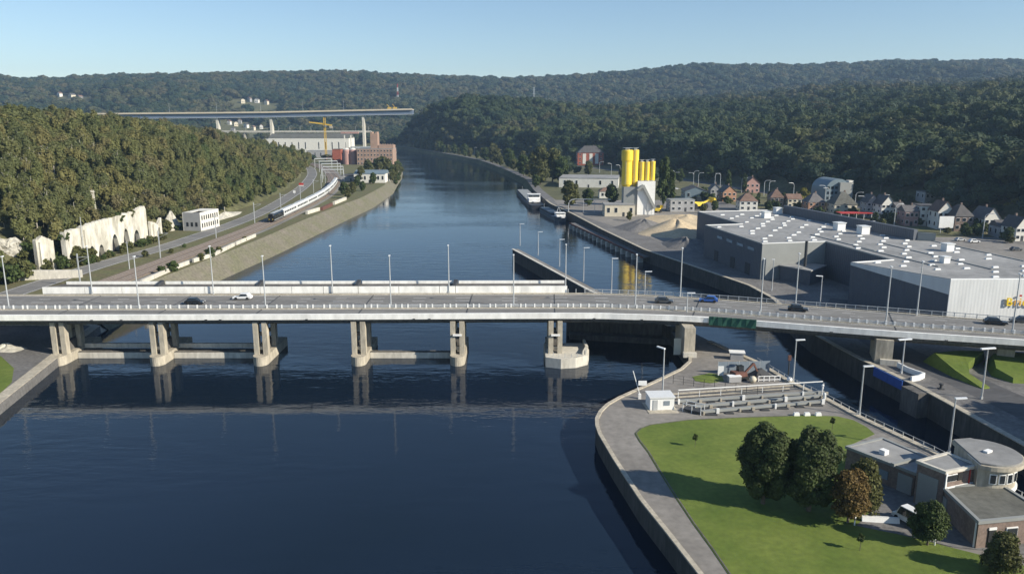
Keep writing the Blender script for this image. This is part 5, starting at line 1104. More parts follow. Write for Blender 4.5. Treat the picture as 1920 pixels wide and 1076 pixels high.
# far houses scattered on the slopes
fh = [(430, 230, 8), (442, 233, 9), (450, 228, 7), (462, 236, 9), (475, 240, 8), (437, 243, 8), (490, 238, 7), (455, 190, 9), (468, 188, 8), (482, 190, 9), (500, 193, 8), (200, 168, 7), (112, 178, 9), (135, 180, 12), (150, 184, 10), (880, 168, 6), (410, 246, 9), (425, 250, 10), (455, 250, 9)]
FARH = []
for i, (px, py, w) in enumerate(fh):
    u = (px - 960) / FPX; v = (538 - py) / FPX; dy = math.cos(PITCH) + v * math.sin(PITCH); dz = -math.sin(PITCH) + v * math.cos(PITCH)
    ts = np.arange(1150, 4200, 10.0); zz = height(u * ts, dy * ts); k_ = int(np.argmax(CAM_H + dz * ts < zz + 6)); t = float(ts[k_]) if k_ else 1700.0
    x, y = u * t, dy * t; z = float(height(x, y)); FARH.append((x, y)); s = t / FPX; g = thing('far_house', 'tiny pale house on the distant hillside across the valley', 'house', (x, y, max(z, 4) - 1), random.uniform(-.6, .6), 'far houses on the hillside')
    ww = w * s * .8; s *= .62; MB().gable(ww, ww * .9, 7 * s + 3, 3.5 * s).build('walls', M[['render_white', 'render_cream', 'render_grey'][i % 3]], g)
    o = MB().hexa([(-ww*.56, -ww*.5, 7*s+3), (0, -ww*.5, 10.5*s+3.2), (0, ww*.5, 10.5*s+3.2), (-ww*.56, ww*.5, 7*s+3), (-ww*.56, -ww*.5, 7*s+3.6), (0, -ww*.5, 10.5*s+4), (0, ww*.5, 10.5*s+4), (-ww*.56, ww*.5, 7*s+3.6)]).build('roof', M['roof_slate'] if i % 2 else M['roof_tile'], g)
    MB().hexa([(0, -ww*.5, 10.5*s+3.2), (ww*.56, -ww*.5, 7*s+3), (ww*.56, ww*.5, 7*s+3), (0, ww*.5, 10.5*s+3.2), (0, -ww*.5, 10.5*s+4), (ww*.56, -ww*.5, 7*s+3.6), (ww*.56, ww*.5, 7*s+3.6), (0, ww*.5, 10.5*s+4)]).build('roof', M['roof_slate'] if i % 2 else M['roof_tile'], g)
    for k in range(2): MB().box(-ww * .22 + k * ww * .44, -ww * .45 - .1, 3.0, ww * .14, .2, 2.5).build('window', M['glass'], g)
# pylons on the skyline
def lattice(px, ytop, dist, h, label, red):
    x = (px - 960) / FPX * dist; z = float(height(x, dist)); g = thing('lattice_mast', label, 'mast', (x, dist, z))
    for k in range(6):
        for s in (-1, 1):
            f0, f1 = k / 6, (k + 1) / 6; w0, w1 = (4 * (1 - f0) + .8) * .6, (4 * (1 - f1) + .8) * .6
            MB().beam((s * w0, 0, h * f0), (s * w1, 0, h * f1), .9, .9).build('mast_section', (M['red'] if (k % 2 and red) else M['white']) if red else M['galv'], g)
    for f in (.5, .7, .88): MB().box(0, 0, h * f, 12 * (1.1 - f * .5) if not red else 2.5, .6, .6).build('crossarm', M['galv'], g)
lattice(752, 140, 2300, 62, 'red and white radio mast on the wooded skyline above the viaduct', True)
lattice(1000, 140, 2200, 62, 'pale electricity pylon on the skyline in the middle of the valley', False)

# ================================================================== lock island: control building
lh = thing('lock_control_building', 'brick lock control building with flat roofs and a round glazed control room', 'building', (57, 92, IZ)); H0 = tuple(lh.location)
def hpart(mb, name, m, parent=None, **k): o = mb.build(name, m, off=H0, **k); o.location = (0, 0, 0); o.parent = parent or lh; return o
def flat_block(poly, z, mw, mr, trim, wname, rname):
    w = hpart(MB().prism(poly, IZ - .2, z - .25), wname, M[mw]); hpart(MB().prism(inset(poly, .25), z - .25, z - .05), rname, M[mr], w)
    ri = inset(poly, .26); ro = inset(poly, -.16)
    for i in range(len(poly)):
        j = (i + 1) % len(poly); hpart(MB().hexa([(*ro[i], z - .3), (*ro[j], z - .3), (*ri[j], z - .3), (*ri[i], z - .3), (*ro[i], z + .1), (*ro[j], z + .1), (*ri[j], z + .1), (*ri[i], z + .1)]), 'roof_edge', M[trim], w)
    return w
wing = [at(1588, 837, 6.6), at(1655, 821, 6.6), at(1742, 858, 6.6), at(1716, 886, 6.6)]
w1 = flat_block(wing, 6.6, 'brick', 'roof_grey', 'clad_grey', 'north_wing', 'wing_roof')
mid = [at(1721, 864, 9.0), at(1776, 849, 9.0), at(1834, 872, 9.0), at(1773, 884, 9.0)]
mid = [mid[0], mid[1], mid[2], mid[3]]
w2 = flat_block(mid, 9.0, 'brick', 'roof_grey', 'concrete_pale', 'middle_block', 'middle_roof')
south = [at(1768, 912, 6.7), at(1872, 905, 6.7), (67.0, 82.4), at(1836, 977, 6.7)]
south = [south[0], south[1], (63.2, 83.2), south[3]]
w3 = flat_block(south, 6.7, 'brick', 'roof_bit', 'clad_grey', 'south_wing', 'south_roof')
def wall_item(a, b, f, w, z0, h, m, name, parent, push=.06, th=.12):
    a, b = Vector(a), Vector(b); v = b - a; n_ = Vector((v.y, -v.x)).normalized(); c_ = Vector((57, 92)); mid_ = a + v * f
    if (mid_ + n_ - c_).length < (mid_ - n_ - c_).length and False: n_ = -n_
    return lambda sgn=1: hpart(MB().box(mid_.x + sgn * n_.x * push, mid_.y + sgn * n_.y * push, z0, w, th, h, math.atan2(v.y, v.x)), name, M[m], parent)
# garage doors and windows in the yard-side walls
wall_item(wing[0], wing[3], .55, 1.8, IZ + .9, 1.2, 'glass_pale', 'window', w1)(1); wall_item(wing[0], wing[3], .88, 2.0, IZ, 2.6, 'clad_grey', 'garage_door', w1)(1)
wall_item(mid[0], mid[3], .45, 2.6, IZ, 4.4, 'clad_grey', 'garage_door', w2)(1)
for f in (.12, .27): 
    wall_item(mid[3], mid[2], f, 1.0, 7.55, .95, 'white', 'window', w2)(1); wall_item(mid[3], mid[2], f, .8, 7.65, .75, 'glass', 'pane', w2, .16)(1)
wall_item(mid[3], mid[2], .46, .7, 7.5, 1.0, 'dark_hole', 'vent', w2)(1); wall_item(mid[3], mid[2], .03, .22, 6.6, 2.2, 'white', 'downpipe', w2, .12)(1); wall_item(mid[3], mid[2], .75, .12, 6.6, 2.2, 'red', 'downpipe', w2, .1)(1)
wall_item(mid[3], mid[2], .5, (Vector(mid[2]) - Vector(mid[3])).length, 6.62, .22, 'white', 'plinth_band', w2)(1)
wall_item(south[3], south[2], .2, .9, IZ, 2.4, 'dark_hole', 'door', w3)(1); wall_item(south[3], south[2], .2, 1.0, IZ + 2.3, .3, 'white', 'lintel', w3, .1)(1)
for f in (.48, .78):
    wall_item(south[3], south[2], f, 1.5, IZ + .9, 1.5, 'white', 'window', w3)(1); wall_item(south[3], south[2], f, 1.25, IZ + 1.02, 1.25, 'glass', 'pane', w3, .16)(1)
wall_item(south[0], south[3], .1, 1.2, IZ, 2.5, 'clad_grey', 'door', w3)(1); wall_item(south[0], south[3], .97, .2, IZ, 3.2, 'white', 'downpipe', w3, .12)(1)
x, y = at(1657, 850, 6.6); hpart(MB().box(x, y, 6.5, .9, .9, .7, .5), 'roof_hatch', M['white'], w1)
x, y = at(1690, 868, 6.6); hpart(MB().beam((x - 1.6, y - .8, 6.7), (x + 2.2, y + 1.0, 6.7), .5, .5), 'roof_duct', M['clad_grey'], w1)
# round control room: D-shaped drum with ribbon windows and two cornices
cx, cy = 61.4, 93.6; rr = 4.15; a0, a1 = R(-112), R(76)
def drum(r, z0, z1, n=22): return MB().prism([(cx + r * math.cos(a0 + (a1 - a0) * i / n), cy + r * math.sin(a0 + (a1 - a0) * i / n)) for i in range(n + 1)] + [(cx + .6, cy + 4.4 * r / 4.15), (cx - 1.9, cy + 3.9 * r / 4.15), (cx - 2.6, cy - 3.4 * r / 4.15)], z0, z1)
dr = hpart(drum(3.7, IZ, 9.2), 'control_room', M['concrete'])
hpart(drum(3.95, 6.0, 6.35), 'lower_cornice', M['white'], dr); hpart(drum(4.5, 9.2, 9.75), 'upper_cornice', M['concrete'], dr); hpart(drum(4.15, 9.75, 10.0), 'roof', M['roof_grey'], dr); hpart(drum(4.25, 9.66, 9.74), 'roof_trim', M['white'], dr)
for i in range(11):
    a = R(-104) + R(168) * i / 10
    for z0, h in ((7.2, 1.35), (4.2, 1.4)):
        o = hpart(MB().box(cx + 3.72 * math.cos(a), cy + 3.72 * math.sin(a), z0, .14, .86, h, a), 'window', M['white'], dr); hpart(MB().box(cx + 3.80 * math.cos(a), cy + 3.80 * math.sin(a), z0 + .12, .1, .62, h - .24, a), 'pane', M['glass'], o)
hpart(MB().box(cx + .2, cy - .2, 10.0, 1.1, .6, .25, .5), 'roof_hatch', M['white'], dr)
# yard and vehicles beside it
yard2 = pxpoly([(1592, 872), (1718, 890), (1768, 935), (1836, 1018), (1930, 1018), (1930, 1040), (1785, 1024), (1690, 1002), (1606, 984), (1636, 958), (1632, 915)], IZ + .08)
struct('service_yard', MB().prism(yard2, IZ - .1, IZ + .085), M['pave2'])
p = at(1650, 978, IZ); g = thing('concrete_barrier', 'long white concrete barrier lying in the service yard', 'barrier', (*p, IZ + .08), R(-8)); MB().hexa([(-2.2, -.35, 0), (2.2, -.35, 0), (2.2, .35, 0), (-2.2, .35, 0), (-2.2, -.15, .6), (2.2, -.15, .6), (2.2, .15, .6), (-2.2, .15, .6)]).build('block', M['white'], g); MB().box(0, 0, .6, 4.4, .2, .08).build('cap', M['dome'], g)
x, y = at(1703, 980, IZ); v = car((x, y, IZ + .085), R(115), 'car_white', 'white van parked between the small tree and the control building', 'vehicles on the island', True); v.scale = (.9, .95, 1.0)
for px, py, lab in ((1602, 985, 'short white marker post at the yard corner beside the autumn tree'), (1752, 1022, 'short white marker post beside the small round tree')):
    g = thing('marker_post', lab, 'post', (*at(px, py, IZ), IZ)); MB().tube([(0, 0, 0), (0, 0, 1.1)], .09, 8).build('post', M['white'], g); MB().lathe(0, 0, [(.1, 1.1), (.13, 1.15), (.05, 1.25)], 8).build('cap', M['dome'], g)

# ================================================================== lock island: cabin, stop-logs, work site
x, y = at(1240, 769, IZ); g = thing('white_cabin', 'small white flat-roofed cabin on the island quay', 'cabin', (x, y + 1.6, IZ), R(4)); MB().box(0, 0, 0, 4.2, 3.2, 2.2).build('walls', M['white'], g); MB().box(0, 0, 2.2, 4.5, 3.5, .2).build('roof', M['dome'], g); MB().box(-1.2, -1.64, 0, .8, .08, 1.9).build('door', M['galv'], g); MB().box(.8, -1.64, .9, 1.0, .08, .8).build('window', M['glass_pale'], g)
MB().box(0, -.4, -.05, 5.2, 5.2, .12).build('slab', M['concrete'], g)
# barrier arm
x, y = at(1199, 747, IZ); g = thing('barrier_arm', 'thin raised barrier arm with white sign plate near the cabin', 'barrier', (x, y, IZ)); MB().box(0, 0, 0, .5, .5, .9).build('base', M['white'], g); MB().beam((0, 0, .9), (-1.3, 0, 5.2), .14, .14).build('arm', M['white'], g); MB().box(.4, -.3, 2.6, 1.5, .12, .85).build('sign_plate', M['white'], g)
# stored lock stop-logs: several long pale beams with brackets and a railing
def deck_line(pxa, pya, pxb, pyb, w, h, name, m, par, o3): a, b = at(pxa, pya, IZ + h), at(pxb, pyb, IZ + h); o = MB().beam((a[0], a[1], IZ + h / 2 + o3), (b[0], b[1], IZ + h / 2 + o3), w, h).build(name, M[m], off=tuple(par.location)); o.location = (0, 0, 0); o.parent = par; return a, b
sl_ = [((1272, 752), (1545, 735), 'rearmost pale stop-log beam with handrail stored on the island'), ((1300, 762), (1540, 742), 'middle pale stop-log beam stored on the island'), ((1315, 772), (1545, 752), 'front pale stop-log beam stored on the island beside the lawn')]
for i, (a, b, lab) in enumerate(sl_):
    g = thing('stop_log', lab, 'beam', (*at(*a, IZ), IZ)); A_, B_ = deck_line(*a, *b, .55, .42, 'girder', 'clad_grey', g, .25); 
    va, vb = Vector(A_), Vector(B_); n_ = 7
    for k in range(n_ + 1):
        c = va + (vb - va) * k / n_ - Vector(g.location[:2]); MB().box(c.x + .4 * math.sin(k * 3 + i), c.y - .4, .05, .3 + .2 * (k % 2), .3, .55 + .35 * ((k + i) % 3 == 0)).build('bracket', M['concrete'] if (k + i) % 3 else M['white'], g)
        if i == 0: MB().box(c.x, c.y + .4, .9, .09, .09, 1.1).build('rail_post', M['white'], g)
    if i == 0: MB().beam((0, .4, 1.95), (vb.x - va.x, vb.y - va.y + .4, 1.95), .12, .14).build('handrail', M['white'], g)
    dkk = MB()
    for k in range(n_): c = va + (vb - va) * (k + .5) / n_ - Vector(g.location[:2]); MB().box(c.x, c.y - .75, .02, 1.9 - .5 * (k % 2), .7, .14).build('slot', M['steel_dark'], g)
for i, (a, b) in enumerate((((1250, 745), (1480, 727)), ((1255, 738), (1500, 720)))):
    g = thing('ground_rail', 'long rail set in the pavement behind the stop-logs, %s one' % ('front' if i == 0 else 'rear'), 'rail', (*at(*a, IZ), IZ)); deck_line(*a, *b, .35, .15, 'rail', 'concrete', g, 0); deck_line(a[0], a[1] + 4, b[0], b[1] + 4, .2, .1, 'channel', 'steel_dark', g, 0)
g = thing('steel_stair', 'dark steel stair frame with pale rails left of the stop-logs', 'stair', (*at(1300, 772, IZ), IZ), R(-35)); MB().box(0, 0, .3, 3.2, 1.6, .25).build('platform', M['steel_dark'], g)
for x in (-1.6, 0, 1.6):
    for y in (-.8, .8): MB().box(x, y, 0, .1, .1, 1.5).build('post', M['white'], g)
for y in (-.8, .8): MB().box(0, y, 1.42, 3.3, .1, .1).build('rail', M['white'], g)
for px, py, lab in ((1493, 779, 'left pale concrete block at the lawn edge'), (1513, 779, 'middle pale concrete block at the lawn edge'), (1534, 779, 'right pale concrete block at the lawn edge')):
    g = thing('concrete_block', lab, 'block', (*at(px, py, IZ), IZ), R(3)); MB().hexa([(-.5, -.3, 0), (.5, -.3, 0), (.5, .3, 0), (-.5, .3, 0), (-.42, -.24, .55), (.42, -.24, .55), (.42, .24, .55), (-.42, .24, .55)]).build('block', M['white'], g); MB().tube([(-.2, 0, .5), (-.15, 0, .66), (.15, 0, .66), (.2, 0, .5)], .03, 5).build('lifting_eye', M['galv'], g)
# work site by the lock head
x, y = at(1398, 700, IZ); g = thing('site_fence', 'blue-grey mesh site screen around the work site on the island', 'fence', (x - 4.5, y, IZ), R(4))
for i in range(5): p_ = MB().box(i * 2.1, 0, .1, 2.0, .06, 2.3).build('screen_panel', M['glass_pale'], g); MB().box(i * 2.1 - 1.02, 0, 0, .07, .09, 2.5).build('post', M['galv'], p_)
x, y = at(1385, 711, IZ); g = thing('excavator', 'dark red excavator with folded boom at the work site on the island', 'excavator', (x, y, IZ), R(20))
for s in (-.9, .9): MB().prism([(-1.6, s - .25), (1.6, s - .25), (1.6, s + .25), (-1.6, s + .25)], 0, .7).build('track', M['tyre'], g)
MB().hexa([(-1.5, -1, .75), (1.3, -1, .75), (1.3, 1, .75), (-1.5, 1, .75), (-1.4, -.9, 1.7), (1.2, -.9, 1.5), (1.2, .9, 1.5), (-1.4, .9, 1.7)]).build('body', M['rust'], g); MB().box(.5, .45, 1.5, 1.1, .9, 1.1).build('cab', M['glass'], g)
MB().beam((1.2, -.3, 1.4), (3.0, -.3, 3.0), .3, .4).build('boom', M['rust'], g); MB().beam((3.0, -.3, 3.0), (4.0, -.3, 1.2), .25, .3).build('dipper', M['rust'], g); MB().hexa([(3.6, -.7, .5), (4.4, -.7, .5), (4.4, .1, .5), (3.6, .1, .5), (3.8, -.7, 1.3), (4.2, -.7, 1.3), (4.2, .1, 1.3), (3.8, .1, 1.3)]).build('bucket', M['steel_dark'], g)
g = thing('site_sign', 'blank white sign board standing on the island near the bridge pier', 'sign', (*at(1351, 706, IZ), IZ)); MB().box(0, 0, .25, 1.1, .1, 1.9).build('board', M['white'], g); MB().box(0, .1, 0, .1, .1, 1.4).build('post', M['galv'], g)
g = thing('buoy', 'pale yellow round buoy lying at the work site', 'buoy', (*at(1411, 717, IZ), IZ)); MB().lathe(0, 0, [(.05, 0), (.45, .1), (.68, .5), (.68, .8), (.4, 1.2), (.05, 1.3)], 16).build('float', M['render_cream'], g, smooth=True); MB().tube([(0, 0, 1.28), (.25, 0, 1.5), (0, 0, 1.62)], .04, 5).build('ring', M['steel_dark'], g)
g = thing('buoy', 'white round buoy on the lock edge by the lamp post', 'buoy', (*at(1480, 716, IZ), IZ)); MB().lathe(0, 0, [(.05, 0), (.35, .1), (.5, .4), (.5, .65), (.3, .95), (.05, 1.0)], 16).build('float', M['white'], g, smooth=True); MB().tube([(0, 0, .98), (.2, 0, 1.15), (0, 0, 1.25)], .04, 5).build('ring', M['steel_dark'], g)
g = thing('tool_container', 'grey tool container with pale lid at the work site', 'container', (*at(1376, 716, IZ), IZ), R(8)); MB().box(0, 0, .1, 2.4, 1.2, 1.1).build('body', M['render_grey'], g); MB().box(0, 0, 1.2, 2.5, 1.3, .12).build('lid', M['white'], g)
g = thing('white_kiosk', 'small white kiosk with flat lid by the lock head beyond the work site', 'kiosk', (*at(1381, 673, IZ), IZ), R(-10)); MB().box(0, 0, 0, 2.6, 1.6, 1.5).build('body', M['render_grey'], g); MB().box(0, 0, 1.5, 3.2, 2.0, .2).build('lid', M['white'], g)
g = thing('spoil_tent', 'black tarpaulin-covered pile beside the white rails of the work site', 'tarpaulin', (*at(1425, 705, IZ), IZ)); MB().hexa([(-2.4, -1.2, 0), (2.6, -1.0, 0), (2.2, 1.2, 0), (-2.2, 1.2, 0), (-.4, -.3, 1.5), (.3, -.3, 1.6), (.3, .3, 1.6), (-.4, .3, 1.5)]).build('cover', M['steel_dark'], g); MB().box(-2, -1, 0, .4, .4, .3).build('weight', M['concrete'], g)
g = thing('site_railing', 'white panel railing in front of the tarpaulin pile', 'railing', (*at(1422, 715, IZ), IZ), R(4))
for i in range(5): MB().box(i * 1.05, 0, 0, .12, .12, 1.1).build('post', M['white'], g)
for z in (.25, .95): MB().box(2.1, 0, z, 4.3, .08, .14).build('rail', M['white'], g)
x, y = at(1365, 712, IZ + .03); struct('grass_patch', MB().prism([at(a, b, IZ + .04) for a, b in ((1298, 706), (1330, 699), (1352, 702), (1358, 714), (1330, 718), (1304, 714))], IZ - .05, IZ + .04), M['grass'])
x, y = at(1262, 719, IZ); g = thing('chain_fence', 'thin dark chain-link fence across the island below the bridge', 'fence', (x, y, IZ), R(-16))
for i in range(9): MB().tube([(i * 1.9, -i * .25, 0), (i * 1.9, -i * .25, 1.7)], .05, 5).build('post', M['steel_dark'], g)
for z in (.6, 1.1, 1.65): MB().beam((0, 0, z), (15.2, -2.0, z), .03, .03).build('wire', M['steel_dark'], g)
# fence panel and signal mast on the lock edge
x, y = at(1478, 703, IZ); g = thing('signal_mast', 'dark signal mast with reddish head on the lock edge', 'signal', (x, y, IZ)); MB().tube([(0, 0, 0), (0, 0, 3.0)], .12, 6).build('post', M['steel_dark'], g); MB().box(0, 0, 3.0, .6, .4, 1.0).build('signal_head', M['rust'], g)
for i, (px, py) in enumerate(((1545, 752), (1541, 742))):
    g = thing('mooring_light', ('white mushroom light post' if i else 'short white pillar') + ' at the lock edge end of the stop-logs', 'post', (*at(px, py, IZ), IZ)); MB().tube([(0, 0, 0), (0, 0, 1.9 - .6 * (1 - i))], .12 if i else .22, 8).build('post', M['white'], g); MB().lathe(0, 0, [(.2, 1.9 - .6 * (1 - i)), (.3, 2.0 - .6 * (1 - i)), (.1, 2.2 - .6 * (1 - i))], 10).build('cap', M['dome'], g)
# railing along the lock edge
ra_ = thing('lock_railing', 'low dark railing along the lock edge of the island', 'railing', (63.7, 108.3, IZ))
for (x0, y0), (x1, y1) in zip(ir[1:-4], ir[2:-3]):
    v = Vector((x1 - x0, y1 - y0)); n_ = max(2, int(v.length / 1.8))
    for k in range(n_): c = Vector((x0, y0)) + v * k / n_ - Vector((63.7, 108.3)); MB().box(c.x - .35, c.y, .24, .1, .1, .8).build('post', M['galv'], ra_)
    MB().beam((x0 - 63.7 - .35, y0 - 108.3, .98), (x1 - 63.7 - .35, y1 - 108.3, .98), .06, .06).build('rail', M['galv'], ra_)

# ================================================================== right lock bank
g = thing('blue_hoarding', 'blue hoarding hung on the far lock wall', 'hoarding', (*at(1643, 691, RZ_), RZ_)); q_ = at(1697, 718, RZ_); dx, dy = q_[0] - g.location.x, q_[1] - g.location.y
for i in range(4): MB().beam((dx * i / 4 - .45, dy * i / 4, -.55), (dx * (i + .97) / 4 - .45, dy * (i + .97) / 4, -.55), .14, 1.7).build('panel', M['blue'], g)
MB().beam((-.45, 0, .34), (dx - .45, dy, .34), .22, .1).build('top_rail', M['car_blue'], g)
g = thing('quay_parapet', 'white curved parapet wall on the right lock bank', 'wall', (*at(1700, 712, RZ_), RZ_)); pts = [at(a, b, RZ_) for a, b in ((1683, 688), (1700, 697), (1716, 703), (1732, 708), (1722, 713), (1708, 715))]
for a, b in zip(pts[:-1], pts[1:]): MB().beam((a[0] - g.location.x, a[1] - g.location.y, .5), (b[0] - g.location.x, b[1] - g.location.y, .5), .35, 1.0).build('wall_segment', M['white'], g)
x, y = at(1764, 729, RZ_); g = thing('bollard', 'small dark mooring bollard on the right lock bank', 'bollard', (x, y, RZ_)); MB().lathe(0, 0, [(.35, 0), (.25, .2), (.22, .7), (.4, .8), (.4, 1.0), (.1, 1.1)], 12).build('post', M['steel_dark'], g); MB().box(0, 0, 0, .9, .9, .12).build('base', M['steel_dark'], g)
bt = MB()
x, y = at(1724, 730, RZ_); tag(MB().box(0, 0, -7.2, 3.4, 4.4, 7.22, .2).build('wall_buttress', M['concrete_dark']), 'dark concrete buttress projecting from the far lock wall', 'buttress').location = (x - .2, y, RZ_)
# sloping ramp slab on the right bank under the bridge

# ================================================================== trees
def crown_mesh(name, m, seed, rx, z0, z1, nl, nleaf, ls, core=.78, squash=1.0, ball=.42, droop=0.0, flat=.5, dome=False):
    """leaf quads on a cluster of overlapping lobes round darker inner masses"""
    g = np.random.default_rng(seed); zc = (z0 + z1) / 2; rz = (z1 - z0) / 2
    lob = []
    for i in range(nl):
        a = i * 2.4 + g.uniform(0, .8); h = (i + .5) / nl * 2 - 1; k = math.sqrt(max(0.04, 1 - h * h)) * g.uniform(.35, .72)
        if dome: h = g.uniform(-.55, .62); k = math.sqrt(1 - h * h) * (g.uniform(.5, .8) if i % 4 else .15)
        lob.append((rx * k * math.cos(a), rx * k * math.sin(a), zc + rz * h * .74, rx * ball * g.uniform(.8, 1.25), rz * ball * g.uniform(.75, 1.1) * squash))
    lob.append((0, 0, zc, rx * .6, rz * .72))
    lob = np.array(lob); w = lob[:, 3] * lob[:, 4]; w[-1] *= .3; idx = g.choice(len(lob), nleaf, p=w / w.sum())
    d = g.normal(size=(nleaf, 3)); d /= np.linalg.norm(d, axis=1)[:, None]; d[:, 2] = np.where(d[:, 2] < -.35, -d[:, 2] * .8, d[:, 2])
    rad = g.uniform(.72, 1.1, nleaf)[:, None]; L_ = lob[idx]
    c = L_[:, :3] + d * rad * np.stack([L_[:, 3], L_[:, 3], L_[:, 4]], 1)
    nr = d + g.normal(size=(nleaf, 3)) * flat; nr[:, 2] += .25; nr /= np.linalg.norm(nr, axis=1)[:, None]
    t = np.cross(nr, g.normal(size=(nleaf, 3))); t /= np.linalg.norm(t, axis=1)[:, None]; b = np.cross(nr, t)
    s = (ls * g.uniform(.55, 1.3, nleaf))[:, None]
    c[:, 2] -= droop * g.uniform(0, 1, nleaf) * np.hypot(c[:, 0], c[:, 1]) / rx
    v = np.stack([c - t * s - b * s * .55, c + t * s * .3 - b * s * .75, c + t * s + b * s * .5, c - t * s * .35 + b * s * .7], 1).reshape(-1, 3)
    mb = MB(); mb.v = [tuple(x) for x in v.tolist()]; mb.f = [(4 * i, 4 * i + 1, 4 * i + 2, 4 * i + 3) for i in range(nleaf)]
    for (x, y, z, a, q_) in lob.tolist():
        base = len(mb.v); nu, nv = 8, 5
        for i in range(nv + 1):
            th = math.pi * i / nv
            for j in range(nu):
                ph = 2 * math.pi * j / nu + i * .3; k = core * (1 + g.uniform(-.16, .16)); mb.v.append((x + a * k * math.sin(th) * math.cos(ph), y + a * k * math.sin(th) * math.sin(ph), z + q_ * k * math.cos(th)))
        for i in range(nv):
            for j in range(nu): mb.f.append((base + i * nu + j, base + (i + 1) * nu + j, base + (i + 1) * nu + (j + 1) % nu, base + i * nu + (j + 1) % nu))
    mb.m = [0] * len(mb.f); return mb.mesh(name, m)
def trunk_mesh(name, m, h, r, seed, limbs=4, spread=1.6):
    g = random.Random(seed); mb = MB(); mb.tube([(0, 0, -1.2), (g.uniform(-.1, .1), 0, h * .35), (g.uniform(-.25, .25), g.uniform(-.2, .2), h * .7), (g.uniform(-.3, .3), g.uniform(-.3, .3), h)], r, 7, r1=r * .3)
    for i in range(limbs):
        a = i * 2.4 + g.uniform(0, 1); z = h * g.uniform(.4, .75); mb.tube([(0, 0, z), (spread * .5 * math.cos(a), spread * .5 * math.sin(a), z + h * .1), (spread * math.cos(a), spread * math.sin(a), z + h * .24)], r * .45, 5, r1=r * .15)
    return mb.mesh(name, m)
KIND = {}
def kind(key, variants, mleaf, mbark, th, tr, **k):
    KIND[key] = [(crown_mesh('crown', M[mleaf], 100 * len(KIND) + i, nl=k['nl'] + i, **{a: b for a, b in k.items() if a != 'nl'}), trunk_mesh('trunk', M[mbark], th, tr, i, 4, k['rx'] * .5)) for i in range(variants)]
kind('slender', 5, 'leaf_hill', 'bark_pale', 10.0, .17, rx=2.6, z0=1.0, z1=11.5, nl=11, nleaf=1100, ls=.34, ball=.40, core=.66, flat=.4, dome=True)
kind('hillround', 3, 'leaf_hill', 'bark_pale', 7.0, .22, rx=3.6, z0=.6, z1=9.0, nl=8, nleaf=1200, ls=.38, ball=.5, core=.72, flat=.4, dome=True)
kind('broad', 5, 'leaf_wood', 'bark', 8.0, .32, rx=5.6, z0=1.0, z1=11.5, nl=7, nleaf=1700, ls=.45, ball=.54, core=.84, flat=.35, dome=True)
kind('far', 4, 'leaf_far', 'bark', 8.0, .3, rx=5.8, z0=0.0, z1=10.0, nl=6, nleaf=800, ls=.62, ball=.55, core=.86, flat=.3, dome=True)
kind('bush', 3, 'leaf_olive', 'bark', 2.4, .12, rx=2.3, z0=.1, z1=3.8, nl=7, nleaf=520, ls=.34, ball=.42, core=.7)
kind('bushdark', 2, 'leaf_mid', 'bark', 2.4, .12, rx=2.3, z0=.1, z1=3.8, nl=7, nleaf=520, ls=.34, ball=.42, core=.74)
kind('bankolive', 2, 'leaf_olive', 'bark', 9.0, .34, rx=5.0, z0=1.0, z1=13.5, nl=14, nleaf=1800, ls=.5, ball=.36, core=.72)
kind('bankdark', 2, 'leaf_mid', 'bark', 9.0, .34, rx=5.0, z0=.6, z1=13.0, nl=14, nleaf=1500, ls=.52, ball=.37, core=.75)
kind('poplar', 1, 'leaf_mid', 'bark', 14, .25, rx=2.6, z0=.5, z1=17, nl=12, nleaf=1200, ls=.45, ball=.36, core=.72)
kind('yellowtree', 1, 'leaf_yellow', 'bark', 6, .2, rx=3.8, z0=.8, z1=8.5, nl=9, nleaf=1100, ls=.42, ball=.4, core=.72)
kind('lawn_dark', 1, 'leaf_dark', 'bark', 7.5, .3, rx=3.55, z0=.35, z1=10.2, nl=26, nleaf=19000, ls=.15, ball=.33, core=.86, flat=.45)
kind('lawn_dark2', 1, 'leaf_dark', 'bark', 7.5, .32, rx=3.95, z0=.35, z1=10.0, nl=30, nleaf=22000, ls=.15, ball=.32, core=.87, flat=.45)
kind('lawn_gold', 1, 'leaf_gold', 'bark', 5.5, .2, rx=3.1, z0=.5, z1=7.0, nl=17, nleaf=7000, ls=.15, ball=.36, core=.6, flat=.7)
kind('lawn_small', 1, 'leaf_mid', 'bark', 3.4, .15, rx=2.5, z0=.4, z1=5.6, nl=16, nleaf=8000, ls=.14, ball=.36, core=.76, flat=.6)
kind('willow', 1, 'leaf_olive', 'bark', 4.0, .18, rx=2.4, z0=.2, z1=5.6, nl=16, nleaf=7000, ls=.15, ball=.36, core=.6, flat=.7, droop=1.4)
_proto = {}
def tree(key, x, y, z, s, rz, label, cat_='tree', group=None, name='tree', v=None, sz=None):
    ms = KIND[key]; cm_, tm = ms[v if v is not None else random.randrange(len(ms))]
    g = thing(name, label, cat_, (x, y, z), rz, group); g.scale = (s, s, sz or s)
    c = inst('crown', cm_, g); inst('trunk', tm, g); _proto.setdefault(cm_.name, c); return g
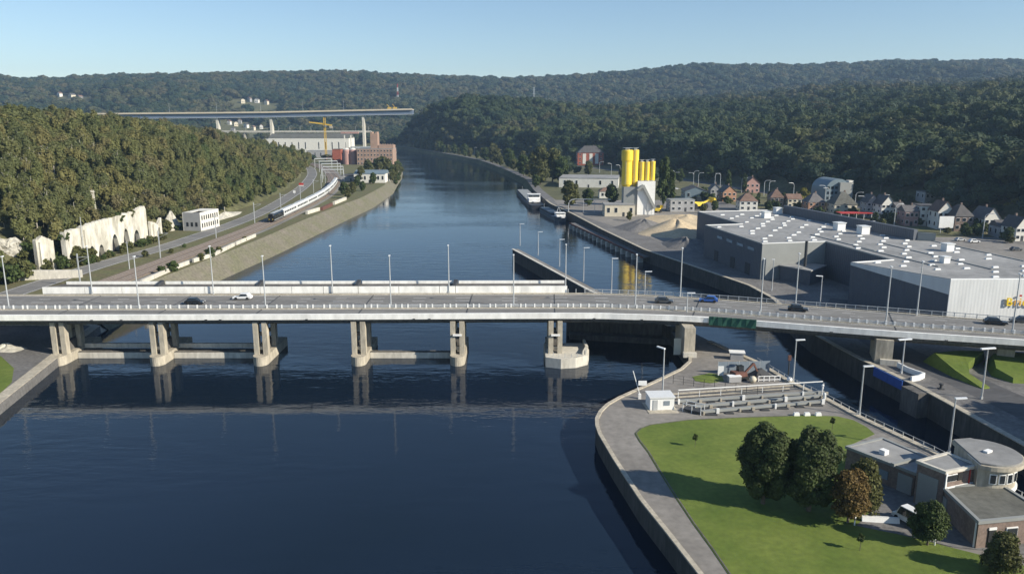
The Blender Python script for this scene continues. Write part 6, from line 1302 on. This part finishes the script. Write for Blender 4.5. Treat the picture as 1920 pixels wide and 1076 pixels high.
# the planted trees on the island lawn
lawn_trees = [('lawn_dark', 1430, 944, 1.1, 0.3, 'dense dark green rounded tree on the lawn, left of the pair'), ('lawn_dark2', 1516, 958, 1.1, 1.1, 'dense dark green rounded tree on the lawn, larger right one of the pair'),
              ('lawn_gold', 1590, 980, 1.0, 2.0, 'golden autumn tree beside the dark pair on the lawn'), ('lawn_small', 1738, 1022, 1.0, 0.5, 'small round green tree beside the white van')]
for k_, px, py, s, rz, lab in lawn_trees: x, y = at(px, py, IZ); tree(k_, x, y, IZ, s, rz, lab, name='lawn_tree')
x, y = at(1612, 965, IZ); tree('willow', x, y, IZ, 1.12, .4, 'olive feathery tree growing behind the golden autumn tree', name='lawn_tree', sz=1.4)
tree('willow', 53.6, 76.4, IZ, .92, 1.0, 'grey-green feathery shrub at the bottom right corner', name='lawn_tree')
tree('lawn_dark', 60.5, 67.5, IZ, 1.0, 1.9, 'dark rounded tree beyond the bottom right picture corner', name='lawn_tree')
# slim sapling stakes on the lawn
for px, py, i in ((1303, 838, 0), (1612, 1032, 1), (1560, 806, 2)):
    g = thing('sapling', ['thin young sapling on the open lawn near the island path', 'thin young sapling on the lawn below the service yard', 'tiny dark sapling on the lawn near the stop-logs'][i], 'sapling', (*at(px, py, IZ + .06), IZ + .05)); MB().tube([(0, 0, 0), (.05, 0, 1.5)], .035, 5).build('stem', M['bark'], g)
    o = inst('crown', KIND['bushdark'][0][0], g, (0, 0, 1.0)); o.scale = (.2, .2, .3)
# trees just beyond the right edge that shade the lock bank
for i, (x, y, s) in enumerate(((96, 98, 1.5), (104, 102, 1.6), (113, 106, 1.7), (98, 88, 1.5), (107, 93, 1.7), (122, 100, 1.7), (100, 107, 1.2), (116, 92, 1.6))):
    tree('broad', x, y, RZ_, s, i * 1.3, 'tall broadleaf tree beside the access road right of the lock', group='trees shading the right lock bank', name='roadside_tree')
# right bank trees
bank = [('bankolive', 1012, 338, 27, 'large olive-green tree on the right bank behind the barge'), ('bankdark', 1052, 343, 21, 'dark green tree right of the large olive bank tree'), ('bankdark', 982, 330, 19, 'dark green bank tree left of the large olive one'),
        ('bankolive', 1068, 390, 15, 'broad greyish-olive tree in front of the storage hall'), ('bankdark', 1102, 386, 10, 'dark small tree beside the broad olive tree before the hall'), ('bankdark', 1147, 384, 12, 'dark tree left of the yellow silos'),
        ('bankolive', 925, 300, 20, 'pale green tree on the bank where the river bends'), ('bankdark', 955, 315, 20, 'dark bank tree between the bend and the large olive tree'), ('poplar', 1243, 388, 28, 'tall dark poplar right of the yellow silos'),
        ('poplar', 1256, 388, 21, 'shorter dark poplar beside the tall one right of the silos'), ('poplar', 1365, 362, 15, 'tall poplar behind the orange brick gable'), ('poplar', 1395, 362, 13, 'slim poplar right of the one behind the orange gable'),
        ('yellowtree', 1507, 386, 10, 'yellow-green round tree behind the warehouse roof'), ('yellowtree', 1905, 412, 13, 'yellow-green tree at the right edge above the houses'), ('bankolive', 1036, 342, 26, 'second large olive tree, right behind the first one on the right bank'),
        ('bankdark', 1340, 396, 6, 'dark hedge-like tree in front of the orange gable'), ('bankdark', 1440, 398, 6.5, 'dark round tree between white house and brick house'), ('bankolive', 1318, 400, 5, 'olive shrub tree right of the yellow loader'), ('bankolive', 1180, 414, 4.5, 'small grey-green tree in front of the works building')]
for k_, px, py, hgt, lab in bank:
    x, y = at(px, py, RZ_); s = hgt / (17.0 if k_ == 'poplar' else 8.5 if k_ == 'yellowtree' else 13.3); tree(k_, x, y, RZ_, s, random.uniform(0, 6), lab, name='bank_tree')
for i in range(34):                                  # line of bushes along the far right bank
    y = 560 + 24 * i; x = XQR(y) + random.uniform(3, 10); tree(random.choice(['bankdark', 'bankolive']), x, y, RZ_ - .3, random.uniform(.7, 1.4), random.uniform(0, 6), 'leafy bank tree in the row along the far right shore', group='trees along the far right shore', name='bank_tree')
for i in range(26):                                  # left bank, near the factory and the mill
    y = random.uniform(560, 860); x = XWL(y) - random.uniform(11, 30); tree(random.choice(['bush', 'bushdark', 'bankolive']), x, y, LZ - .2, random.uniform(.6, 1.1) if i % 3 else .5, random.uniform(0, 6), 'shrubby tree on the left bank between railway and river', group='shrubs along the left bank', name='shrub')
for i in range(30):
    y = random.uniform(610, 980); x = XWL(y) - random.uniform(1, 9); z = LZ * min(1, (XWL(y) - x) / 9); tree(random.choice(['bush', 'bush', 'bushdark']), x, y, z - .2, random.uniform(.8, 1.6), random.uniform(0, 6), 'low bush on the sloping left river bank', 'bush', group='bushes on the left river slope', name='bush')
for px, py, hgt, k_ in ((645, 366, 9, 'bankdark'), (662, 364, 8, 'bankolive'), (680, 358, 7, 'bankdark'), (652, 372, 7, 'bankolive'), (670, 350, 8, 'bankdark'), (700, 345, 9, 'bankdark'), (735, 340, 9, 'bankolive'), (728, 322, 12, 'bankdark'), (716, 318, 13, 'bankdark'), (742, 330, 9, 'bankolive'), (705, 316, 10, 'bankdark')):
    x, y = at(px, py, LZ); tree(k_, x, y, LZ - .3, hgt / 13.3, random.uniform(0, 6), 'leafy tree around the riverside shed on the left bank', group='trees around the riverside shed', name='bank_tree')
for (x, y, s, k_) in ((-107, 232, .7, 'bushdark'), (-105.5, 236, .9, 'bushdark'), (-104, 255, .7, 'bush'), (-103.8, 262, .9, 'bushdark'), (-103.5, 270, .6, 'bush'), (-104, 298, .5, 'bush'), (-126, 262, .6, 'bush'), (-120.5, 270, .45, 'bush'), (-121, 282, .4, 'bushdark')):
    tree(k_, x, y, LZ - .1, s, random.uniform(0, 6), 'green bush beside the railway near the bridge', 'bush', group='bushes beside the railway', name='bush')
for i in range(46):                                  # scrub at the foot of the ruins and hillside
    y = random.uniform(205, 330); x = XFL(y) + random.uniform(-2, 5.5)
    if 244 < y < 300: x = min(x + 1.5, -136.8) if x > -141 else -138.0 + random.uniform(-1, 1)
    tree(random.choice(['bush', 'bushdark', 'bush']), x, y, LZ - .2, random.uniform(.6, 1.25) * (1 if not 244 < y < 300 else .65), random.uniform(0, 6), 'scrubby bush at the foot of the left hillside', 'bush', group='bushes at the hillside foot', name='bush')
for i in range(70):
    px = random.uniform(1285, 1915); py = float(np.interp(px, [1285, 1500, 1700, 1915], [374, 392, 424, 450])) + random.uniform(-16, 9); x, y = at(px, py, RZ_)
    kk_ = random.choice(['bushdark', 'bush', 'bushdark', 'bankdark'])
    tree(kk_, x, y, RZ_, random.uniform(.7, 1.3) if kk_ != 'bankdark' else random.uniform(.3, .5), random.uniform(0, 6), 'leafy garden bush among the houses on the right bank', 'bush', group='garden bushes among the houses', name='garden_bush')
for i in range(46):
    y = random.uniform(600, 860); f = random.uniform(.05, .95); x = XQR(y) + 8 + f * (XFR(y) - XQR(y) - 12)
    if abs(x - 84) < 24 and 690 < y < 850 or abs(x - float(np.interp(y, [590, 690, 800, 895], [150, 122, 78, 36]))) < 7 or (28 < x < 100 and 545 < y < 640): continue
    tree(random.choice(['bankdark', 'bankdark', 'broad', 'bankolive']), x, y, RZ_, random.uniform(.6, 1.15), random.uniform(0, 6), 'dark tree on the flat right bank below the slope', group='trees on the right bank flat', name='bank_tree')
for i in range(40):
    y = random.uniform(230, 262) if i < 22 else random.uniform(195, 230); x = XFL(y) + random.uniform(-6, 8)
    tree(random.choice(['bush', 'bushdark', 'bush']), x, y, max(LZ, float(height(x, y))) - .2, random.uniform(.9, 1.7), random.uniform(0, 6), 'scrubby bush at the foot of the left hillside', 'bush', group='bushes at the hillside foot', name='bush')
for i in range(26):                                  # ivy and scrub along the top and foot of the ruins
    y = random.uniform(242, 304); f = (y - 243) / 51; top_ = i % 2
    x = -140.5 + f * 1.5 + (random.uniform(2.2, 4) if top_ else -random.uniform(-.2, .8)) * (-1 if top_ else 1)
    z = LZ + (np.interp(f, [0, 1], [8, 11]) if top_ else 0); s_ = random.uniform(.8, 1.3) if top_ else random.uniform(.4, .9)
    tree(random.choice(['bush', 'bushdark', 'bush']), x + (0 if top_ else 1.6), y, z - .3, s_, random.uniform(0, 6), 'scrub growing over the ruined wall on the left bank', 'bush', group='scrub on the ruined wall', name='bush')
# woods: candidates on a jittered grid
def scatter(xa, xb, ya, yb, sp, rng):
    xs = np.arange(xa, xb, sp); ys_ = np.arange(ya, yb, sp); X, Y = np.meshgrid(xs, ys_); X = X + rng.uniform(-.45, .45, X.shape) * sp; Y = Y + rng.uniform(-.45, .45, Y.shape) * sp
    return X.ravel(), Y.ravel()
def vinterp(t, y): return np.interp(y, [a for a, b in t], [b for a, b in t])
rg = np.random.default_rng(11)
LX, LY_, = scatter(-420, -130, 195, 1010, 4.7, rg); az = np.degrees(np.arctan2(LX, LY_)); r_ = np.hypot(LX, LY_)
ok = (LX < vinterp(FL_T, LY_) - .5) & (az > -44)
for (bx0, bx1, by0, by1) in ((-165, -142, 231, 244), (-150, -136, 241, 298), (-150, -130, 311, 334), (-165, -161, 298, 303), (-150, -141, 324, 336)): ok &= ~((LX > bx0) & (LX < bx1) & (LY_ > by0) & (LY_ < by1))
keep = rg.uniform(size=len(LX)) < np.where(r_ > 520, .55, .86); ok &= keep
LX, LY_, r_ = LX[ok], LY_[ok], r_[ok]; LZs = height(LX, LY_)
order = np.argsort(r_ + np.where(np.degrees(np.arctan2(LX, LY_)) < -34.5, 900, 0))
ind, rest = order[:300], order[300:]
def pick_left(x, y): return 'hillround' if (math.sin(x * .045) + math.sin(y * .037 + 1) + random.uniform(-1.2, 1.2)) > .1 else 'slender'
for i in ind:
    k_ = pick_left(LX[i], LY_[i]); tree(k_, float(LX[i]), float(LY_[i]), float(LZs[i]) - .3, random.uniform(.55, 1.35), random.uniform(0, 6.28), 'slender pale-stemmed olive tree on the near wooded hillside above the railway' if k_ == 'slender' else 'round olive tree on the near wooded hillside above the railway', group='trees on the left hillside', name='hillside_tree')
def forest(name, label, protos, X, Y, Z, S_, K):
    me = bpy.data.meshes.new(name); me.from_pydata(list(zip(X.tolist(), Y.tolist(), (Z - .3).tolist())), [], [])
    n = len(X); at_ = me.attributes.new('scl', 'FLOAT_VECTOR', 'POINT'); sv = np.stack([S_, S_, S_ * rg.uniform(.85, 1.2, n)], 1).astype(np.float32); at_.data.foreach_set('vector', sv.ravel())
    at_ = me.attributes.new('rot', 'FLOAT_VECTOR', 'POINT'); rv = np.zeros((n, 3), np.float32); rv[:, 2] = rg.uniform(0, 6.28, n); at_.data.foreach_set('vector', rv.ravel())
    at_ = me.attributes.new('kind', 'INT', 'POINT'); at_.data.foreach_set('value', K.astype(np.int32))
    o = bpy.data.objects.new(name, me); C.objects.link(o); tag(o, label, 'wood', kind='stuff')
    ng = bpy.data.node_groups.new(name, 'GeometryNodeTree'); ng.interface.new_socket('Geometry', in_out='INPUT', socket_type='NodeSocketGeometry'); ng.interface.new_socket('Geometry', in_out='OUTPUT', socket_type='NodeSocketGeometry')
    N = ng.nodes; L = ng.links; gi = N.new('NodeGroupInput'); go = N.new('NodeGroupOutput'); ip = N.new('GeometryNodeInstanceOnPoints'); jg = N.new('GeometryNodeJoinGeometry')
    for p in protos[::-1]:
        oi = N.new('GeometryNodeObjectInfo'); oi.inputs['Object'].default_value = p; oi.inputs['As Instance'].default_value = True; L.new(oi.outputs['Geometry'], jg.inputs[0])
    def named(a, t): q_ = N.new('GeometryNodeInputNamedAttribute'); q_.data_type = t; q_.inputs['Name'].default_value = a; return q_.outputs['Attribute']
    L.new(gi.outputs[0], ip.inputs['Points']); L.new(jg.outputs[0], ip.inputs['Instance']); ip.inputs['Pick Instance'].default_value = True
    L.new(named('kind', 'INT'), ip.inputs['Instance Index']); L.new(named('rot', 'FLOAT_VECTOR'), ip.inputs['Rotation']); L.new(named('scl', 'FLOAT_VECTOR'), ip.inputs['Scale']); L.new(ip.outputs[0], go.inputs[0])
    md = o.modifiers.new('scatter', 'NODES'); md.node_group = ng; return o
pl = [_proto[c.name] for c, t in KIND['slender'] + KIND['hillround'] if c.name in _proto]
nsl = sum(1 for c, t in KIND['slender'] if c.name in _proto)
kk = np.array([random.randrange(nsl) if pick_left(LX[i], LY_[i]) == 'slender' else nsl + random.randrange(len(pl) - nsl) for i in rest])
forest('hillside_wood', 'olive and yellowing wood covering the left hillside', pl, LX[rest], LY_[rest], LZs[rest], rg.uniform(.55, 1.4, len(rest)), kk)
# right slope
RX_, RY_ = scatter(-220, 1050, 180, 1500, 9.6, rg); az = np.degrees(np.arctan2(RX_, RY_)); r_ = np.hypot(RX_, RY_)
ok = (RX_ > vinterp(FR_T, RY_) + 1) & (az < 43) & (r_ < 1350) & ~((np.abs(RX_ - at(1744, 392, RZ_)[0]) < 8) & (np.abs(RY_ - at(1744, 392, RZ_)[1] - 4) < 12)); RX_, RY_, r_ = RX_[ok], RY_[ok], r_[ok]; RZs = height(RX_, RY_)
order = np.argsort(r_ + np.where(np.degrees(np.arctan2(RX_, RY_)) > 34.5, 2000, 0)); ind, rest = order[:300], order[300:]
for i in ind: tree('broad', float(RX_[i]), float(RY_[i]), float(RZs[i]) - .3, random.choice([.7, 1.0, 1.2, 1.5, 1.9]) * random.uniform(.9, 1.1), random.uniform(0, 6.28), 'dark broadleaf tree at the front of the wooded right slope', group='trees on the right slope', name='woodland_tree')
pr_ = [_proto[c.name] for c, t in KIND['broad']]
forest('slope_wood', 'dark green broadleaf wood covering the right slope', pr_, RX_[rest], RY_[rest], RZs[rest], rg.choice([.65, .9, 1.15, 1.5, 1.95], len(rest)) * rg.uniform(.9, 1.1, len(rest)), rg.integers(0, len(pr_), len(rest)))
# far woods behind, and the valley floor beyond the mill
fx, fy = scatter(-1500, 1500, 850, 2000, 12.5, rg); gx, gy_ = scatter(-3100, 3200, 1500, 4100, 19, rg)
r1 = np.hypot(fx, fy); r2 = np.hypot(gx, gy_)
k1 = (r1 < 1950) & ((fx < vinterp(FL_T, fy)) | (fx > vinterp(FR_T, fy)) | (fy > 1540) | ((fx < vinterp(WL_T, fy) - 60) & (fx < -520))) & ~((fx > vinterp(FR_T, fy)) & (r1 < 1350)) & ~((fx < vinterp(FL_T, fy)) & (fy < 1010) & (fx > -420))
k2 = (r2 >= 1950) & (r2 < 3950)
FX = np.concatenate([fx[k1], gx[k2]]); FY = np.concatenate([fy[k1], gy_[k2]]); FS = np.concatenate([rg.choice([.8, 1.1, 1.4, 1.8], k1.sum()) * rg.uniform(.9, 1.1, k1.sum()), rg.choice([1.3, 1.8, 2.3, 2.9], k2.sum()) * rg.uniform(.9, 1.1, k2.sum())])
az = np.degrees(np.arctan2(FX, FY)); FZ = height(FX, FY); ok = (np.abs(az) < 41) & (rough(FX, FY, 300) + rough(FX + 900, FY, 120) * .6 > -1.25) & ~((np.abs(FY - 1340) < 16) & (FX > -700) & (FX < -250)) & (FZ > 2)
for hx, hy in FARH:
    hr_ = math.hypot(hx, hy); al = (FX * hx + FY * hy) / hr_; ac = np.abs(FX * hy - FY * hx) / hr_; ok &= ~((ac < 16 + 10 * FS) & (al > hr_ - 150) & (al < hr_ + 18))
FX, FY, FS, FZ = FX[ok], FY[ok], FS[ok], FZ[ok]
for i in range(4): tree('far', [-215, -262, -300, -330][i], [905, 925, 950, 940][i], 5, .9, i, 'dark tree on the valley floor behind the railway gantries', group='trees behind the railway', name='valley_tree', v=i)
pf = [_proto[c.name] for c, t in KIND['far']]
forest('distant_wood', 'hazy woods covering the distant hills', pf, FX, FY, FZ, FS, rg.integers(0, len(pf), len(FX)))
for i in range(40):
    x = random.uniform(-560, -190); y = random.uniform(900, 1250)
    if x > XWL(y) - 35 or abs(x - np.interp(y, [880, 980], [-240, -330])) < 14 or (960 < y < 1080 and -330 < x < -190): continue
    tree('far', x, y, 5, random.uniform(.6, 1.0), i, 'dark tree on the valley floor behind the railway gantries', group='trees behind the railway', name='valley_tree')
print('TREES', len(FX), len(rest), n_dome)

# ================================================================== air: thin autumn haze over the valley
hz = MB().box(0, 2300, -6, 8400, 5000, 360)
hzm = bpy.data.materials.new('haze'); hzm.use_nodes = True; nt = hzm.node_tree
for n_ in list(nt.nodes):
    if n_.type == 'BSDF_PRINCIPLED': nt.nodes.remove(n_)
pv = nt.nodes.new('ShaderNodeVolumePrincipled'); pv.inputs['Color'].default_value = (0.50, 0.72, 1.0, 1); pv.inputs['Density'].default_value = 0.000095; pv.inputs['Anisotropy'].default_value = 0.2
nt.links.new(pv.outputs[0], nt.nodes['Material Output'].inputs['Volume'])
ho = hz.build('haze', hzm); ho['kind'] = 'stuff'; ho['label'] = 'thin blue autumn haze filling the valley air'
